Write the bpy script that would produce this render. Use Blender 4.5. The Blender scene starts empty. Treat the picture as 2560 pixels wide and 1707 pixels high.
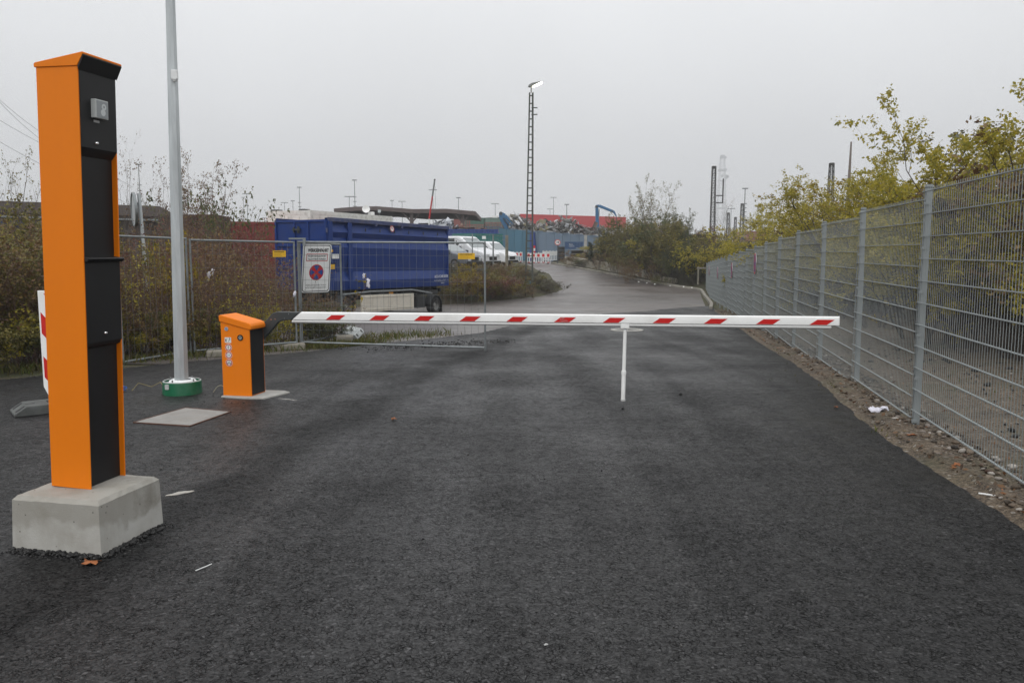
import bpy, math, random
import numpy as np
from mathutils import Vector, Matrix, Euler

sc = bpy.context.scene
col = sc.collection
R = math.radians

# ------------------------------------------------------------------ camera, sky, sun, exposure
FPX = 2560 * 28 / 36                  # focal length in photo pixels (28 mm equivalent)
CAM_H = 1.65
PITCH = math.atan((853.5 - 629) / FPX)
cd = bpy.data.cameras.new('camera'); cam = bpy.data.objects.new('camera', cd); col.objects.link(cam)
cd.lens = 28; cd.sensor_width = 36; cd.clip_start = .05; cd.clip_end = 4000
cam.location = (0, 0, CAM_H); cam.rotation_euler = (math.pi / 2 - PITCH, 0, 0)
sc.camera = cam

SUN_EL, SUN_AZ = 52, 205              # soft, high, from behind the camera, a little left
w = bpy.data.worlds.new('World'); sc.world = w; w.use_nodes = True
nt = w.node_tree; nt.nodes.clear()
out = nt.nodes.new('ShaderNodeOutputWorld'); bg = nt.nodes.new('ShaderNodeBackground')
sky = nt.nodes.new('ShaderNodeTexSky'); sky.sky_type = 'NISHITA'; sky.sun_disc = False
sky.sun_elevation = R(SUN_EL); sky.sun_rotation = R(SUN_AZ); sky.air_density = 1; sky.dust_density = 6
hs = nt.nodes.new('ShaderNodeHueSaturation'); hs.inputs['Saturation'].default_value = .12
hs.inputs['Value'].default_value = .10
tc = nt.nodes.new('ShaderNodeTexCoord'); sx = nt.nodes.new('ShaderNodeSeparateXYZ')
mp = nt.nodes.new('ShaderNodeMapRange'); mp.interpolation_type = 'SMOOTHSTEP'
mp.inputs['From Min'].default_value = -.05; mp.inputs['From Max'].default_value = 1.0
mp.inputs['To Min'].default_value = .86; mp.inputs['To Max'].default_value = 1.5   # overcast: brighter overhead
nz = nt.nodes.new('ShaderNodeTexNoise'); nz.inputs['Scale'].default_value = 1.5; nz.inputs['Detail'].default_value = 3
nm = nt.nodes.new('ShaderNodeMapRange'); nm.inputs['From Min'].default_value = .3; nm.inputs['From Max'].default_value = .7; nm.inputs['To Min'].default_value = .92; nm.inputs['To Max'].default_value = 1.08
mul = nt.nodes.new('ShaderNodeMath'); mul.operation = 'MULTIPLY'
grey = nt.nodes.new('ShaderNodeMix'); grey.data_type = 'RGBA'; grey.blend_type = 'MULTIPLY'; grey.inputs[0].default_value = 1
grey.inputs[6].default_value = (.985, 1.0, 1.02, 1)
add = nt.nodes.new('ShaderNodeMix'); add.data_type = 'RGBA'; add.blend_type = 'MIX'; add.inputs[0].default_value = .88
L = nt.links.new
L(tc.outputs['Generated'], sx.inputs[0]); L(sx.outputs['Z'], mp.inputs['Value'])
L(tc.outputs['Generated'], nz.inputs['Vector']); L(nz.outputs[0], nm.inputs['Value'])
L(mp.outputs[0], mul.inputs[0]); L(nm.outputs[0], mul.inputs[1]); L(mul.outputs[0], grey.inputs[7])
L(sky.outputs[0], hs.inputs['Color']); L(hs.outputs[0], add.inputs[6]); L(grey.outputs[2], add.inputs[7])
L(add.outputs[2], bg.inputs['Color']); L(bg.outputs[0], out.inputs[0])
bg.inputs['Strength'].default_value = 1.0

sd = bpy.data.lights.new('sun', 'SUN'); sun = bpy.data.objects.new('sun', sd); col.objects.link(sun)
sd.energy = .9; sd.angle = R(50); sd.color = (1, .985, .96)
sun.rotation_euler = (R(90 - SUN_EL), 0, R(180 - SUN_AZ))
sc.view_settings.view_transform = 'Standard'; sc.view_settings.look = 'None'
sc.view_settings.exposure = 0; sc.view_settings.gamma = 1; sc.view_settings.use_curve_mapping = False
sc.render.engine = 'CYCLES'
sc.cycles.use_denoising = True
sc.cycles.denoising_prefilter = 'ACCURATE'
try: sc.cycles.denoiser = 'OPENIMAGEDENOISE'
except Exception: pass
sc.cycles.max_bounces = 6; sc.cycles.diffuse_bounces = 3; sc.cycles.transparent_max_bounces = 8
sc.cycles.volume_bounces = 0

# ------------------------------------------------------------------ photo rays -> points in the place
def ray(u, v):
    dx = (u - 1280) / FPX; dy = (853.5 - v) / FPX
    return Vector((dx, math.cos(PITCH) + dy * math.sin(PITCH), -math.sin(PITCH) + dy * math.cos(PITCH)))
def P(u, v, Y):                        # the point at depth Y seen at photo pixel (u, v)
    r = ray(u, v); t = Y / r.y
    return Vector((r.x * t, Y, CAM_H + r.z * t))
def G(u, v):                           # the point of the ground seen at photo pixel (u, v)
    r = ray(u, v); t = -CAM_H / r.z if r.z < -.001 else 60 / r.y
    if t * r.y > 90 or t < 0: t = 60 / r.y
    for _ in range(60):
        p = Vector((0, 0, CAM_H)) + r * t
        z = zg(p.x, p.y)
        t2 = (z - CAM_H) / r.z if abs(r.z) > 1e-4 else t
        t += .5 * (max(.5, min(t2, 140)) - t)
    p = Vector((0, 0, CAM_H)) + r * t
    return Vector((p.x, p.y, zg(p.x, p.y)))
def lerp(x, xs, ys): return float(np.interp(x, xs, ys))
def smooth(t):
    t = max(0, min(1, t)); return t * t * (3 - 2 * t)
FY = [-50, 10, 12, 14.4, 17, 20, 24, 28.5, 33.5, 38, 46, 52, 58, 65, 72, 80, 2000]
FZ = [0, 0, -.05, -.16, -.27, -.36, -.48, -.64, -.86, -.95, -.95, -.72, -.38, .1, .55, .7, .75]
def road_z(y): return lerp(y, FY, FZ)
def bank_line(x): return lerp(x, [-60, -6, -3.2, -.65, 1.7, 3.35, 3.6], [37, 37.5, 39.3, 43, 47, 52, 60])
KERB_Y = [35, 51, 52.5, 56, 60, 66, 72, 90]
KERB_X = [8.6, 12.0, 11.2, 9.6, 8.3, 5.9, 3.5, 3.5]
def kerb_x(y): return lerp(y, KERB_Y, KERB_X)
def zg(x, y):
    z = road_z(y)
    if x < 3.6 and y > 36:
        z = z + (max(z, .62) - z) * smooth((y - bank_line(x)) / 5) * smooth((lerp(y, [44, 46.4, 51, 60, 72, 76], [3, 2.2, 3.1, 2.7, 1.0, 3]) - x) / 1.6)
    if y > 45:
        s = x - kerb_x(y) - .9
        if s > 0: z += 1.9 * smooth(s / 6) * smooth((y - 47) / 6) * (1 - smooth((y - 84) / 10))
    return z

# ------------------------------------------------------------------ builders
def wm(o):
    m = Matrix.Identity(4)
    while o is not None:
        m = o.matrix_basis @ m; o = o.parent
    return m
def tag(o, label=None, cat=None, group=None, kind=None):
    if label: o['label'] = label
    if cat: o['category'] = cat
    if group: o['group'] = group
    if kind: o['kind'] = kind
    return o
def thing(name, label, cat, loc=(0, 0, 0), rot=(0, 0, 0), group=None):
    o = bpy.data.objects.new(name, None); col.objects.link(o); o.empty_display_size = .2
    o.location = loc; o.rotation_euler = rot if not isinstance(rot, (int, float)) else (0, 0, rot)
    return tag(o, label, cat, group)
def link(name, me, mat=None, parent=None):
    o = bpy.data.objects.new(name, me); col.objects.link(o)
    if mat is not None and len(me.materials) == 0: me.materials.append(mat)
    if parent is not None: o.parent = parent
    return o
def copy_tree(o, parent=None):
    c = o.copy(); col.objects.link(c); c.parent = parent
    for ch in list(o.children): copy_tree(ch, c)
    return c
def np_mesh(name, V, F):
    V = np.asarray(V, np.float32).reshape(-1, 3); F = np.asarray(F, np.int32); k = F.shape[1]
    me = bpy.data.meshes.new(name)
    me.vertices.add(len(V)); me.vertices.foreach_set('co', V.ravel())
    me.loops.add(F.size); me.loops.foreach_set('vertex_index', F.ravel())
    me.polygons.add(len(F)); me.polygons.foreach_set('loop_start', np.arange(0, F.size, k, dtype=np.int32))
    me.polygons.foreach_set('loop_total', np.full(len(F), k, np.int32))
    me.update(calc_edges=True); me.validate()
    return me
class MB:
    def __init__(s): s.v = []; s.f = []
    def add(s, vs, fs):
        n = len(s.v); s.v += [Vector(v) for v in vs]; s.f += [tuple(i + n for i in f) for f in fs]; return s
    def box(s, lo, hi, M=None):
        x0, y0, z0 = lo; x1, y1, z1 = hi
        vs = [Vector(p) for p in ((x0,y0,z0),(x1,y0,z0),(x1,y1,z0),(x0,y1,z0),(x0,y0,z1),(x1,y0,z1),(x1,y1,z1),(x0,y1,z1))]
        if M is not None: vs = [M @ v for v in vs]
        return s.add(vs, [(3,2,1,0),(4,5,6,7),(0,1,5,4),(1,2,6,5),(2,3,7,6),(3,0,4,7)])
    def tube(s, p, q, r0, r1=None, n=8, caps=True):
        p = Vector(p); q = Vector(q); r1 = r0 if r1 is None else r1; d = (q - p)
        if d.length < 1e-6: return s
        d.normalize(); a = d.orthogonal().normalized(); b = d.cross(a)
        vs = [c + (a * math.cos(2 * math.pi * i / n) + b * math.sin(2 * math.pi * i / n)) * r for c, r in ((p, r0), (q, r1)) for i in range(n)]
        fs = [(i, (i + 1) % n, n + (i + 1) % n, n + i) for i in range(n)]
        if caps: fs += [tuple(reversed(range(n))), tuple(range(n, 2 * n))]
        return s.add(vs, fs)
    def path(s, pts, r, n=6):
        for a, b in zip(pts[:-1], pts[1:]): s.tube(a, b, r, r, n)
        return s
    def bar(s, p, q, wd, ht, up=(0, 0, 1)):
        p = Vector(p); q = Vector(q); d = (q - p).normalized(); up = Vector(up)
        a = d.cross(up)
        if a.length < 1e-4: a = d.cross(Vector((1, 0, 0)))
        a.normalize(); b = a.cross(d).normalized()
        vs = [c + a * wd / 2 * i + b * ht / 2 * j for c in (p, q) for i, j in ((-1,-1),(1,-1),(1,1),(-1,1))]
        return s.add(vs, [(0,1,2,3),(7,6,5,4),(0,4,5,1),(1,5,6,2),(2,6,7,3),(3,7,4,0)])
    def prism(s, poly, O, U, W, N, t):   # polygon (a,b) in the plane O + a*U + b*W, extruded by t along N
        O, U, W, N = Vector(O), Vector(U), Vector(W), Vector(N); n = len(poly)
        vs = [O + U * a + W * b for a, b in poly] + [O + U * a + W * b + N * t for a, b in poly]
        fs = [tuple(range(n)), tuple(reversed(range(n, 2 * n)))] + [(i, n + i, n + (i + 1) % n, (i + 1) % n) for i in range(n)]
        return s.add(vs, fs)
    def disc(s, O, U, W, N, r, t, n=28):
        return s.prism([(r * math.cos(2 * math.pi * i / n), r * math.sin(2 * math.pi * i / n)) for i in range(n)], O, U, W, N, t)
    def ring(s, O, U, W, N, r0, r1, t, n=28):
        O, U, W, N = Vector(O), Vector(U), Vector(W), Vector(N); vs = []; fs = []
        for i in range(n):
            c, d = math.cos(2 * math.pi * i / n), math.sin(2 * math.pi * i / n)
            for r, k in ((r0, 0), (r1, 0), (r1, t), (r0, t)): vs.append(O + U * c * r + W * d * r + N * k)
        for i in range(n):
            j = (i + 1) % n
            for k in range(4): fs.append((4 * i + k, 4 * i + (k + 1) % 4, 4 * j + (k + 1) % 4, 4 * j + k))
        return s.add(vs, fs)
    def lathe(s, prof, c=(0, 0, 0), n=24):
        c = Vector(c); m = len(prof); vs = []; fs = []
        for i in range(n):
            a = 2 * math.pi * i / n
            vs += [c + Vector((r * math.cos(a), r * math.sin(a), z)) for r, z in prof]
        for i in range(n):
            j = (i + 1) % n
            fs += [(i * m + k, j * m + k, j * m + k + 1, i * m + k + 1) for k in range(m - 1)]
        return s.add(vs, fs)
    def build(s, name, mat, parent=None, world=False, bevel=0, smooth=False, seg=2):
        vs = s.v
        if world and parent is not None:
            inv = wm(parent).inverted(); vs = [inv @ v for v in vs]
        me = bpy.data.meshes.new(name); me.from_pydata([tuple(v) for v in vs], [], s.f); me.update()
        import bmesh
        bm = bmesh.new(); bm.from_mesh(me); bmesh.ops.recalc_face_normals(bm, faces=bm.faces); bm.to_mesh(me); bm.free()
        if smooth:
            me.polygons.foreach_set('use_smooth', [True] * len(me.polygons)); me.set_sharp_from_angle(angle=R(40))
        o = link(name, me, mat, parent)
        if bevel:
            m = o.modifiers.new('bevel', 'BEVEL'); m.width = bevel; m.segments = seg; m.limit_method = 'ANGLE'; m.angle_limit = R(35)
        return o
def rrect(w_, h_, r, n=5):
    pts = []
    for cx, cy, a0 in ((w_/2-r, h_/2-r, 0), (-w_/2+r, h_/2-r, 90), (-w_/2+r, -h_/2+r, 180), (w_/2-r, -h_/2+r, 270)):
        for i in range(n + 1):
            a = R(a0 + 90 * i / n); pts.append((cx + r * math.cos(a), cy + r * math.sin(a)))
    return pts
def lettering(txt, size, O, U, W, N, mat, parent, world=False, width=None, bold=0, name='lettering', lift=.002):
    cu = bpy.data.curves.new('t', 'FONT'); cu.body = txt; cu.size = size; cu.align_x = 'CENTER'; cu.align_y = 'CENTER'
    cu.offset = bold; cu.resolution_u = 2
    to = bpy.data.objects.new('t', cu); col.objects.link(to)
    bpy.context.view_layer.update()
    me = bpy.data.meshes.new_from_object(to.evaluated_get(bpy.context.evaluated_depsgraph_get()))
    bpy.data.objects.remove(to); bpy.data.curves.remove(cu)
    O, U, W, N = Vector(O), Vector(U), Vector(W), Vector(N)
    xs = [v.co.x for v in me.vertices] or [0, 1]; sw = (width / (max(xs) - min(xs))) if width else 1
    inv = wm(parent).inverted() if world else Matrix.Identity(4)
    for v in me.vertices: v.co = inv @ (O + U * v.co.x * sw + W * v.co.y + N * lift)
    me.materials.clear(); return link(name, me, mat, parent)

# ------------------------------------------------------------------ materials
MATS = {}
def mat(name, c, rough=.5, metal=0, var=.12, scale=6, bump=0, bscale=80, dirt=None, dscale=3, damt=.5, spec=.5, coat=0, streak=False, emit=None, est=0):
    if name in MATS: return MATS[name]
    m = bpy.data.materials.new(name); m.use_nodes = True; n = m.node_tree; b = n.nodes['Principled BSDF']
    b.inputs['Roughness'].default_value = rough; b.inputs['Metallic'].default_value = metal
    b.inputs['Specular IOR Level'].default_value = spec; b.inputs['Coat Weight'].default_value = coat
    c = (*c, 1) if len(c) == 3 else c
    tcn = n.nodes.new('ShaderNodeTexCoord'); ns = n.nodes.new('ShaderNodeTexNoise')
    ns.inputs['Scale'].default_value = scale; ns.inputs['Detail'].default_value = 5
    src = tcn.outputs['Object']
    if streak:
        mpp = n.nodes.new('ShaderNodeMapping'); mpp.inputs['Scale'].default_value = (1, 1, .12)
        n.links.new(src, mpp.inputs[0]); src = mpp.outputs[0]
    n.links.new(src, ns.inputs['Vector'])
    mr = n.nodes.new('ShaderNodeMapRange'); mr.inputs['From Min'].default_value = .3; mr.inputs['From Max'].default_value = .7
    mr.inputs['To Min'].default_value = 1 - var; mr.inputs['To Max'].default_value = 1 + var
    n.links.new(ns.outputs[0], mr.inputs['Value'])
    mx = n.nodes.new('ShaderNodeMix'); mx.data_type = 'RGBA'; mx.blend_type = 'MULTIPLY'; mx.inputs[0].default_value = 1
    mx.inputs[6].default_value = c; n.links.new(mr.outputs[0], mx.inputs[7]); last = mx.outputs[2]
    if dirt:
        n2 = n.nodes.new('ShaderNodeTexNoise'); n2.inputs['Scale'].default_value = dscale; n2.inputs['Detail'].default_value = 8
        n2.inputs['Roughness'].default_value = .65; n.links.new(src, n2.inputs['Vector'])
        m2 = n.nodes.new('ShaderNodeMapRange'); m2.inputs['From Min'].default_value = .48; m2.inputs['From Max'].default_value = .72
        m2.inputs['To Max'].default_value = damt; n.links.new(n2.outputs[0], m2.inputs['Value'])
        m3 = n.nodes.new('ShaderNodeMix'); m3.data_type = 'RGBA'; m3.inputs[7].default_value = (*dirt, 1)
        n.links.new(m2.outputs[0], m3.inputs[0]); n.links.new(last, m3.inputs[6]); last = m3.outputs[2]
    n.links.new(last, b.inputs['Base Color'])
    rr = n.nodes.new('ShaderNodeMapRange'); rr.inputs['To Min'].default_value = max(0, rough - .08); rr.inputs['To Max'].default_value = min(1, rough + .08)
    n.links.new(ns.outputs[0], rr.inputs['Value']); n.links.new(rr.outputs[0], b.inputs['Roughness'])
    if bump:
        n3 = n.nodes.new('ShaderNodeTexNoise'); n3.inputs['Scale'].default_value = bscale; n3.inputs['Detail'].default_value = 4
        n.links.new(tcn.outputs['Object'], n3.inputs['Vector'])
        bp = n.nodes.new('ShaderNodeBump'); bp.inputs['Strength'].default_value = bump; bp.inputs['Distance'].default_value = .01
        n.links.new(n3.outputs[0], bp.inputs['Height']); n.links.new(bp.outputs[0], b.inputs['Normal'])
    if emit:
        b.inputs['Emission Color'].default_value = (*emit, 1); b.inputs['Emission Strength'].default_value = est
    MATS[name] = m; return m
def leafmat(name, cols, trans=.3):
    m = bpy.data.materials.new(name); m.use_nodes = True; n = m.node_tree; b = n.nodes['Principled BSDF']
    g = n.nodes.new('ShaderNodeNewGeometry'); cr = n.nodes.new('ShaderNodeValToRGB'); cr.color_ramp.interpolation = 'LINEAR'
    el = cr.color_ramp.elements
    for i, c in enumerate(cols):
        e = el[i] if i < 2 else el.new(1)
        e.position = i / (len(cols) - 1); e.color = (*c, 1)
    n.links.new(g.outputs['Random Per Island'], cr.inputs[0]); n.links.new(cr.outputs[0], b.inputs['Base Color'])
    b.inputs['Roughness'].default_value = .55; b.inputs['Specular IOR Level'].default_value = .3
    tr = n.nodes.new('ShaderNodeBsdfTranslucent'); ms = n.nodes.new('ShaderNodeMixShader'); ms.inputs[0].default_value = trans
    n.links.new(cr.outputs[0], tr.inputs['Color']); o = n.nodes['Material Output']
    n.links.new(b.outputs[0], ms.inputs[1]); n.links.new(tr.outputs[0], ms.inputs[2]); n.links.new(ms.outputs[0], o.inputs['Surface'])
    MATS[name] = m; return m
ORANGE = mat('orange_paint', (.78, .195, .0015), .55, var=.04, scale=2, spec=.25, dirt=(.62, .15, .003), dscale=1.6, damt=.4, streak=True)
BLACKP = mat('black_panel', (.011, .011, .012), .5, var=.08, spec=.32, dirt=(.018, .018, .018), dscale=3, damt=.5)
CONC = mat('concrete', (.36, .35, .325), .88, var=.13, scale=5, bump=.35, bscale=90, dirt=(.16, .145, .12), dscale=2.6, damt=.75)
CONC2 = mat('weathered_concrete', (.24, .22, .185), .92, var=.2, scale=3, bump=.4, bscale=50, dirt=(.08, .085, .045), dscale=2, damt=.8)
GALV = mat('galvanised_steel', (.50, .53, .54), .45, .45, var=.14, scale=14, dirt=(.24, .26, .27), dscale=9, damt=.6, streak=True)
GALVD = mat('weathered_galvanised_tube', (.23, .25, .255), .5, .5, var=.15, scale=9, dirt=(.12, .12, .11), dscale=5, damt=.5)
FENCEG = mat('grey_coated_fence_steel', (.27, .295, .298), .5, .3, var=.1, scale=12, dirt=(.17, .185, .185), dscale=6, damt=.5)
WHITEP = mat('white_paint', (.86, .86, .845), .4, var=.03, scale=4, dirt=(.55, .54, .50), dscale=3, damt=.4)
REDR = mat('red_reflective_film', (.58, .007, .006), .42, var=.04)
WREF = mat('white_reflective_film', (.74, .75, .74), .5, var=.04, scale=8, dirt=(.5, .5, .48), dscale=5, damt=.4)
BLACK = mat('black_rubber', (.012, .012, .012), .6, var=.1)
DKGREY = mat('anthracite_metal', (.042, .048, .05), .45, .2, var=.06)
CHROME = mat('chrome', (.8, .8, .8), .12, 1, var=.02)
INK = mat('black_print', (.015, .015, .015), .6, var=.02)
BLUEP = mat('blue_print', (.01, .06, .25), .5, var=.03)
REDP = mat('red_print', (.42, .012, .015), .5, var=.03)
YELP = mat('yellow_plate', (.72, .42, .012), .5, var=.05)
TYRE = mat('tyre_rubber', (.014, .014, .014), .8, var=.2, bump=.2)
GLASSD = mat('dark_window_glass', (.02, .024, .025), .08, 0, var=.05, spec=.8)
GLASSL = mat('windscreen_glass', (.20, .23, .235), .08, 0, var=.05, spec=.8)
# ------------------------------------------------------------------ ground surfaces
RZ = R(-11.6)                          # the lane's heading, shared by everything set out along it
class NT:                              # tiny node helper
    def __init__(s, name):
        s.m = bpy.data.materials.new(name); s.m.use_nodes = True; s.n = s.m.node_tree; s.b = s.n.nodes['Principled BSDF']
        s.co = s.n.nodes.new('ShaderNodeTexCoord').outputs['Object']
    def lk(s, a, b): s.n.links.new(a, b)
    def mapping(s, scale=(1, 1, 1), rz=0):
        k = s.n.nodes.new('ShaderNodeMapping'); k.inputs['Scale'].default_value = scale; k.inputs['Rotation'].default_value = (0, 0, rz)
        s.lk(s.co, k.inputs[0]); return k.outputs[0]
    def noise(s, scale, detail=4, vec=None, rough=.55):
        k = s.n.nodes.new('ShaderNodeTexNoise'); k.inputs['Scale'].default_value = scale; k.inputs['Detail'].default_value = detail
        k.inputs['Roughness'].default_value = rough; s.lk(vec or s.co, k.inputs['Vector']); return k.outputs[0]
    def voro(s, scale, feature='F1', out='Color', vec=None):
        k = s.n.nodes.new('ShaderNodeTexVoronoi'); k.feature = feature; k.inputs['Scale'].default_value = scale
        s.lk(vec or s.co, k.inputs['Vector']); return k.outputs[out]
    def rng(s, v, a, b, c, d, sm=False):
        k = s.n.nodes.new('ShaderNodeMapRange'); k.interpolation_type = 'SMOOTHSTEP' if sm else 'LINEAR'
        for nm_, x in zip(('From Min', 'From Max', 'To Min', 'To Max'), (a, b, c, d)): k.inputs[nm_].default_value = x
        s.lk(v, k.inputs['Value']); return k.outputs[0]
    def math(s, op, a, b=None):
        k = s.n.nodes.new('ShaderNodeMath'); k.operation = op
        for i, x in enumerate((a, b)):
            if x is None: continue
            if isinstance(x, (int, float)): k.inputs[i].default_value = x
            else: s.lk(x, k.inputs[i])
        return k.outputs[0]
    def mix(s, f, a, b, mode='MIX'):
        k = s.n.nodes.new('ShaderNodeMix'); k.data_type = 'RGBA'; k.blend_type = mode
        for i, x in ((0, f), (6, a), (7, b)):
            if isinstance(x, (int, float)): k.inputs[i].default_value = x
            elif isinstance(x, tuple): k.inputs[i].default_value = (*x, 1)
            else: s.lk(x, k.inputs[i])
        return k.outputs[2]
    def ramp(s, v, stops):
        k = s.n.nodes.new('ShaderNodeValToRGB'); el = k.color_ramp.elements
        for i, (p, c) in enumerate(stops):
            e = el[i] if i < 2 else el.new(p)
            e.position = p; e.color = (*c, 1)
        s.lk(v, k.inputs[0]); return k.outputs[0]
    def sep(s, v):
        k = s.n.nodes.new('ShaderNodeSeparateXYZ'); s.lk(v, k.inputs[0]); return k.outputs
    def bump(s, h, strength, dist, prev=None):
        k = s.n.nodes.new('ShaderNodeBump'); k.inputs['Strength'].default_value = strength; k.inputs['Distance'].default_value = dist
        s.lk(h, k.inputs['Height'])
        if prev is not None: s.lk(prev, k.inputs['Normal'])
        return k.outputs[0]
    def done(s, colr, rough=None, nrm=None):
        s.lk(colr, s.b.inputs['Base Color'])
        if rough is not None:
            if isinstance(rough, float): s.b.inputs['Roughness'].default_value = rough
            else: s.lk(rough, s.b.inputs['Roughness'])
        if nrm is not None: s.lk(nrm, s.b.inputs['Normal'])
        return s.m

def asphalt_material():
    t = NT('new_damp_asphalt')
    warp = t.n.nodes.new('ShaderNodeTexNoise'); warp.inputs['Scale'].default_value = 22; t.lk(t.co, warp.inputs['Vector'])
    wv = t.n.nodes.new('ShaderNodeVectorMath'); wv.operation = 'MULTIPLY_ADD'; wv.inputs[1].default_value = (.03, .03, .03); t.lk(warp.outputs[1], wv.inputs[0]); t.lk(t.co, wv.inputs[2])
    cell = t.sep(t.voro(78, vec=wv.outputs[0])); small = t.sep(t.voro(135))[0]; grit = t.noise(300, 2)
    edge = t.voro(50, 'DISTANCE_TO_EDGE', 'Distance', wv.outputs[0]); e2 = t.voro(23, 'DISTANCE_TO_EDGE', 'Distance', wv.outputs[0])
    blot = t.noise(.42, 5, rough=.6); mid = t.noise(3.2, 5, rough=.65); fine = t.noise(14, 4, rough=.7)
    crev = t.rng(t.math('ADD', edge, t.rng(fine, .35, .62, .10, -.04)), .0, .07, .34, 1, True)       # crevices between the stones, their shade put into the colour, here open, there closed
    crev2 = t.rng(t.math('ADD', e2, t.rng(mid, .38, .6, .11, -.01)), .0, .05, .55, 1, True)
    lane = t.noise(1.0, 4, t.mapping((1.5, .10, 1), R(11.6)), .55)                                  # wheel tracks along the lane
    c = t.math('MULTIPLY', t.rng(cell[0], 0, 1, .004, .024), t.rng(small, 0, 1, .55, 1.45))
    c = t.math('MULTIPLY', c, t.rng(blot, .3, .7, .6, 1.5)); c = t.math('MULTIPLY', c, t.rng(mid, .3, .7, .75, 1.25)); c = t.math('MULTIPLY', c, t.rng(lane, .35, .65, .65, 1.4))
    c = t.math('MULTIPLY', t.math('MULTIPLY', c, crev), crev2)
    pale = t.math('MULTIPLY', t.rng(cell[1], .94, .96, 0, 1), .04); c = t.math('ADD', c, t.math('MULTIPLY', pale, crev))   # a few paler stones
    x, y, z = t.sep(t.co)                # the bitumen-dark longitudinal seam between the two paved lanes
    a, b = G(455, 1285), G(1213, 872); d = (b - a).normalized()
    dist = t.math('ADD', t.math('SUBTRACT', t.math('MULTIPLY', x, d.y), t.math('MULTIPLY', y, d.x)), -(a.x * d.y - a.y * d.x))
    wob = t.math('ADD', dist, t.rng(t.noise(1.6, 3), .3, .7, -.16, .16))
    seam = t.rng(t.math('ABSOLUTE', wob), .05, .46, .22, 1, True)
    c = t.math('MULTIPLY', c, seam)
    white = t.rng(t.voro(7.5, out='Distance'), .015, .026, 1, 0)          # stray pale chips
    wf = t.math('MULTIPLY', white, t.rng(t.sep(t.voro(7.5))[1], .84, .86, 0, 1))
    rgb = t.n.nodes.new('ShaderNodeCombineColor')
    t.lk(t.math('MULTIPLY', c, 1.03), rgb.inputs[0]); t.lk(c, rgb.inputs[1]); t.lk(t.math('MULTIPLY', c, 1.02), rgb.inputs[2])
    colr = t.mix(wf, rgb.outputs[0], (.25, .24, .22))
    rough = t.math('ADD', t.rng(t.math('ADD', blot, t.math('MULTIPLY', lane, .5)), .58, .92, .64, .30), t.rng(seam, .22, 1, .14, 0))
    n1 = t.bump(t.math('MULTIPLY', crev, crev2), .9, .012); n2 = t.bump(cell[0], .35, .006, n1); n3 = t.bump(t.noise(48, 4, rough=.7), .7, .012, n2); n4 = t.bump(grit, .3, .003, n3)
    t.lk(t.math('MULTIPLY', t.math('MULTIPLY', crev, crev2), t.rng(cell[2], 0, 1, .12, .52)), t.b.inputs['Specular IOR Level'])
    return t.done(colr, rough, n4)
def old_road_material():
    t = NT('old_worn_road')
    vec = t.mapping((.18, 1.3, 1), R(-8)); st = t.noise(1.1, 6, vec, .6); st2 = t.noise(.35, 5, t.mapping((.12, .9, 1), R(12)), .6)
    grit = t.noise(120, 3); patch = t.noise(.25, 4)
    base = t.ramp(st, [(.3, (.07, .058, .052)), (.5, (.118, .10, .092)), (.7, (.17, .15, .14))])
    base = t.mix(t.rng(st2, .42, .6, .55, 0), base, (.06, .054, .05))
    base = t.mix(1.0, base, t.ramp(grit, [(.3, (.8, .8, .8)), (.7, (1.15, 1.15, 1.15))]), 'MULTIPLY')
    crack = t.rng(t.voro(.22, 'DISTANCE_TO_EDGE', 'Distance', t.mix(.12, t.mapping((.5, 1.6, 1), R(-8)), t.n.nodes.new('ShaderNodeTexNoise').outputs[1])), .0, .012, 1, 0)
    base = t.mix(t.math('MULTIPLY', crack, t.rng(patch, .45, .55, 0, .9)), base, (.02, .018, .017))
    rough = t.rng(t.noise(.5, 4), .35, .65, .30, .52)
    return t.done(base, rough, t.bump(t.noise(22, 5, rough=.75), .5, .012, t.bump(grit, .4, .006)))
def gravel_material():
    t = NT('gravel_ground')
    a = t.voro(38); b = t.voro(110); big = t.noise(.8, 5)
    c1 = t.ramp(t.sep(a)[0], [(0, (.02, .014, .009)), (.35, (.085, .058, .036)), (.7, (.15, .108, .07)), (.93, (.21, .165, .115)), (1, (.5, .48, .44))])
    c2 = t.ramp(t.sep(b)[0], [(0, (.02, .015, .010)), (.5, (.095, .068, .044)), (1, (.23, .185, .13))])
    c = t.mix(.5, c1, c2); c = t.mix(t.rng(big, .5, .68, 0, .6), c, (.075, .075, .035))
    c = t.mix(1.0, c, t.ramp(t.noise(3, 4), [(.3, (.65, .65, .65)), (.7, (1.2, 1.2, 1.2))]), 'MULTIPLY')
    n1 = t.bump(t.voro(38, out='Distance'), .9, .02); n2 = t.bump(t.voro(110, out='Distance'), .6, .008, n1)
    return t.done(c, .85, n2)
def soil_material():
    t = NT('weedy_soil')
    c = t.ramp(t.noise(1.7, 7, rough=.65), [(.3, (.045, .035, .022)), (.5, (.07, .062, .03)), (.62, (.055, .07, .022)), (.8, (.10, .085, .05))])
    c = t.mix(1.0, c, t.ramp(t.noise(28, 4), [(.3, (.55, .55, .55)), (.7, (1.3, 1.3, 1.3))]), 'MULTIPLY')
    return t.done(c, .95, t.bump(t.noise(30, 5), .8, .04))
ASPH = asphalt_material(); OLDR = old_road_material(); GRAV = gravel_material(); SOIL = soil_material()

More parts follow.
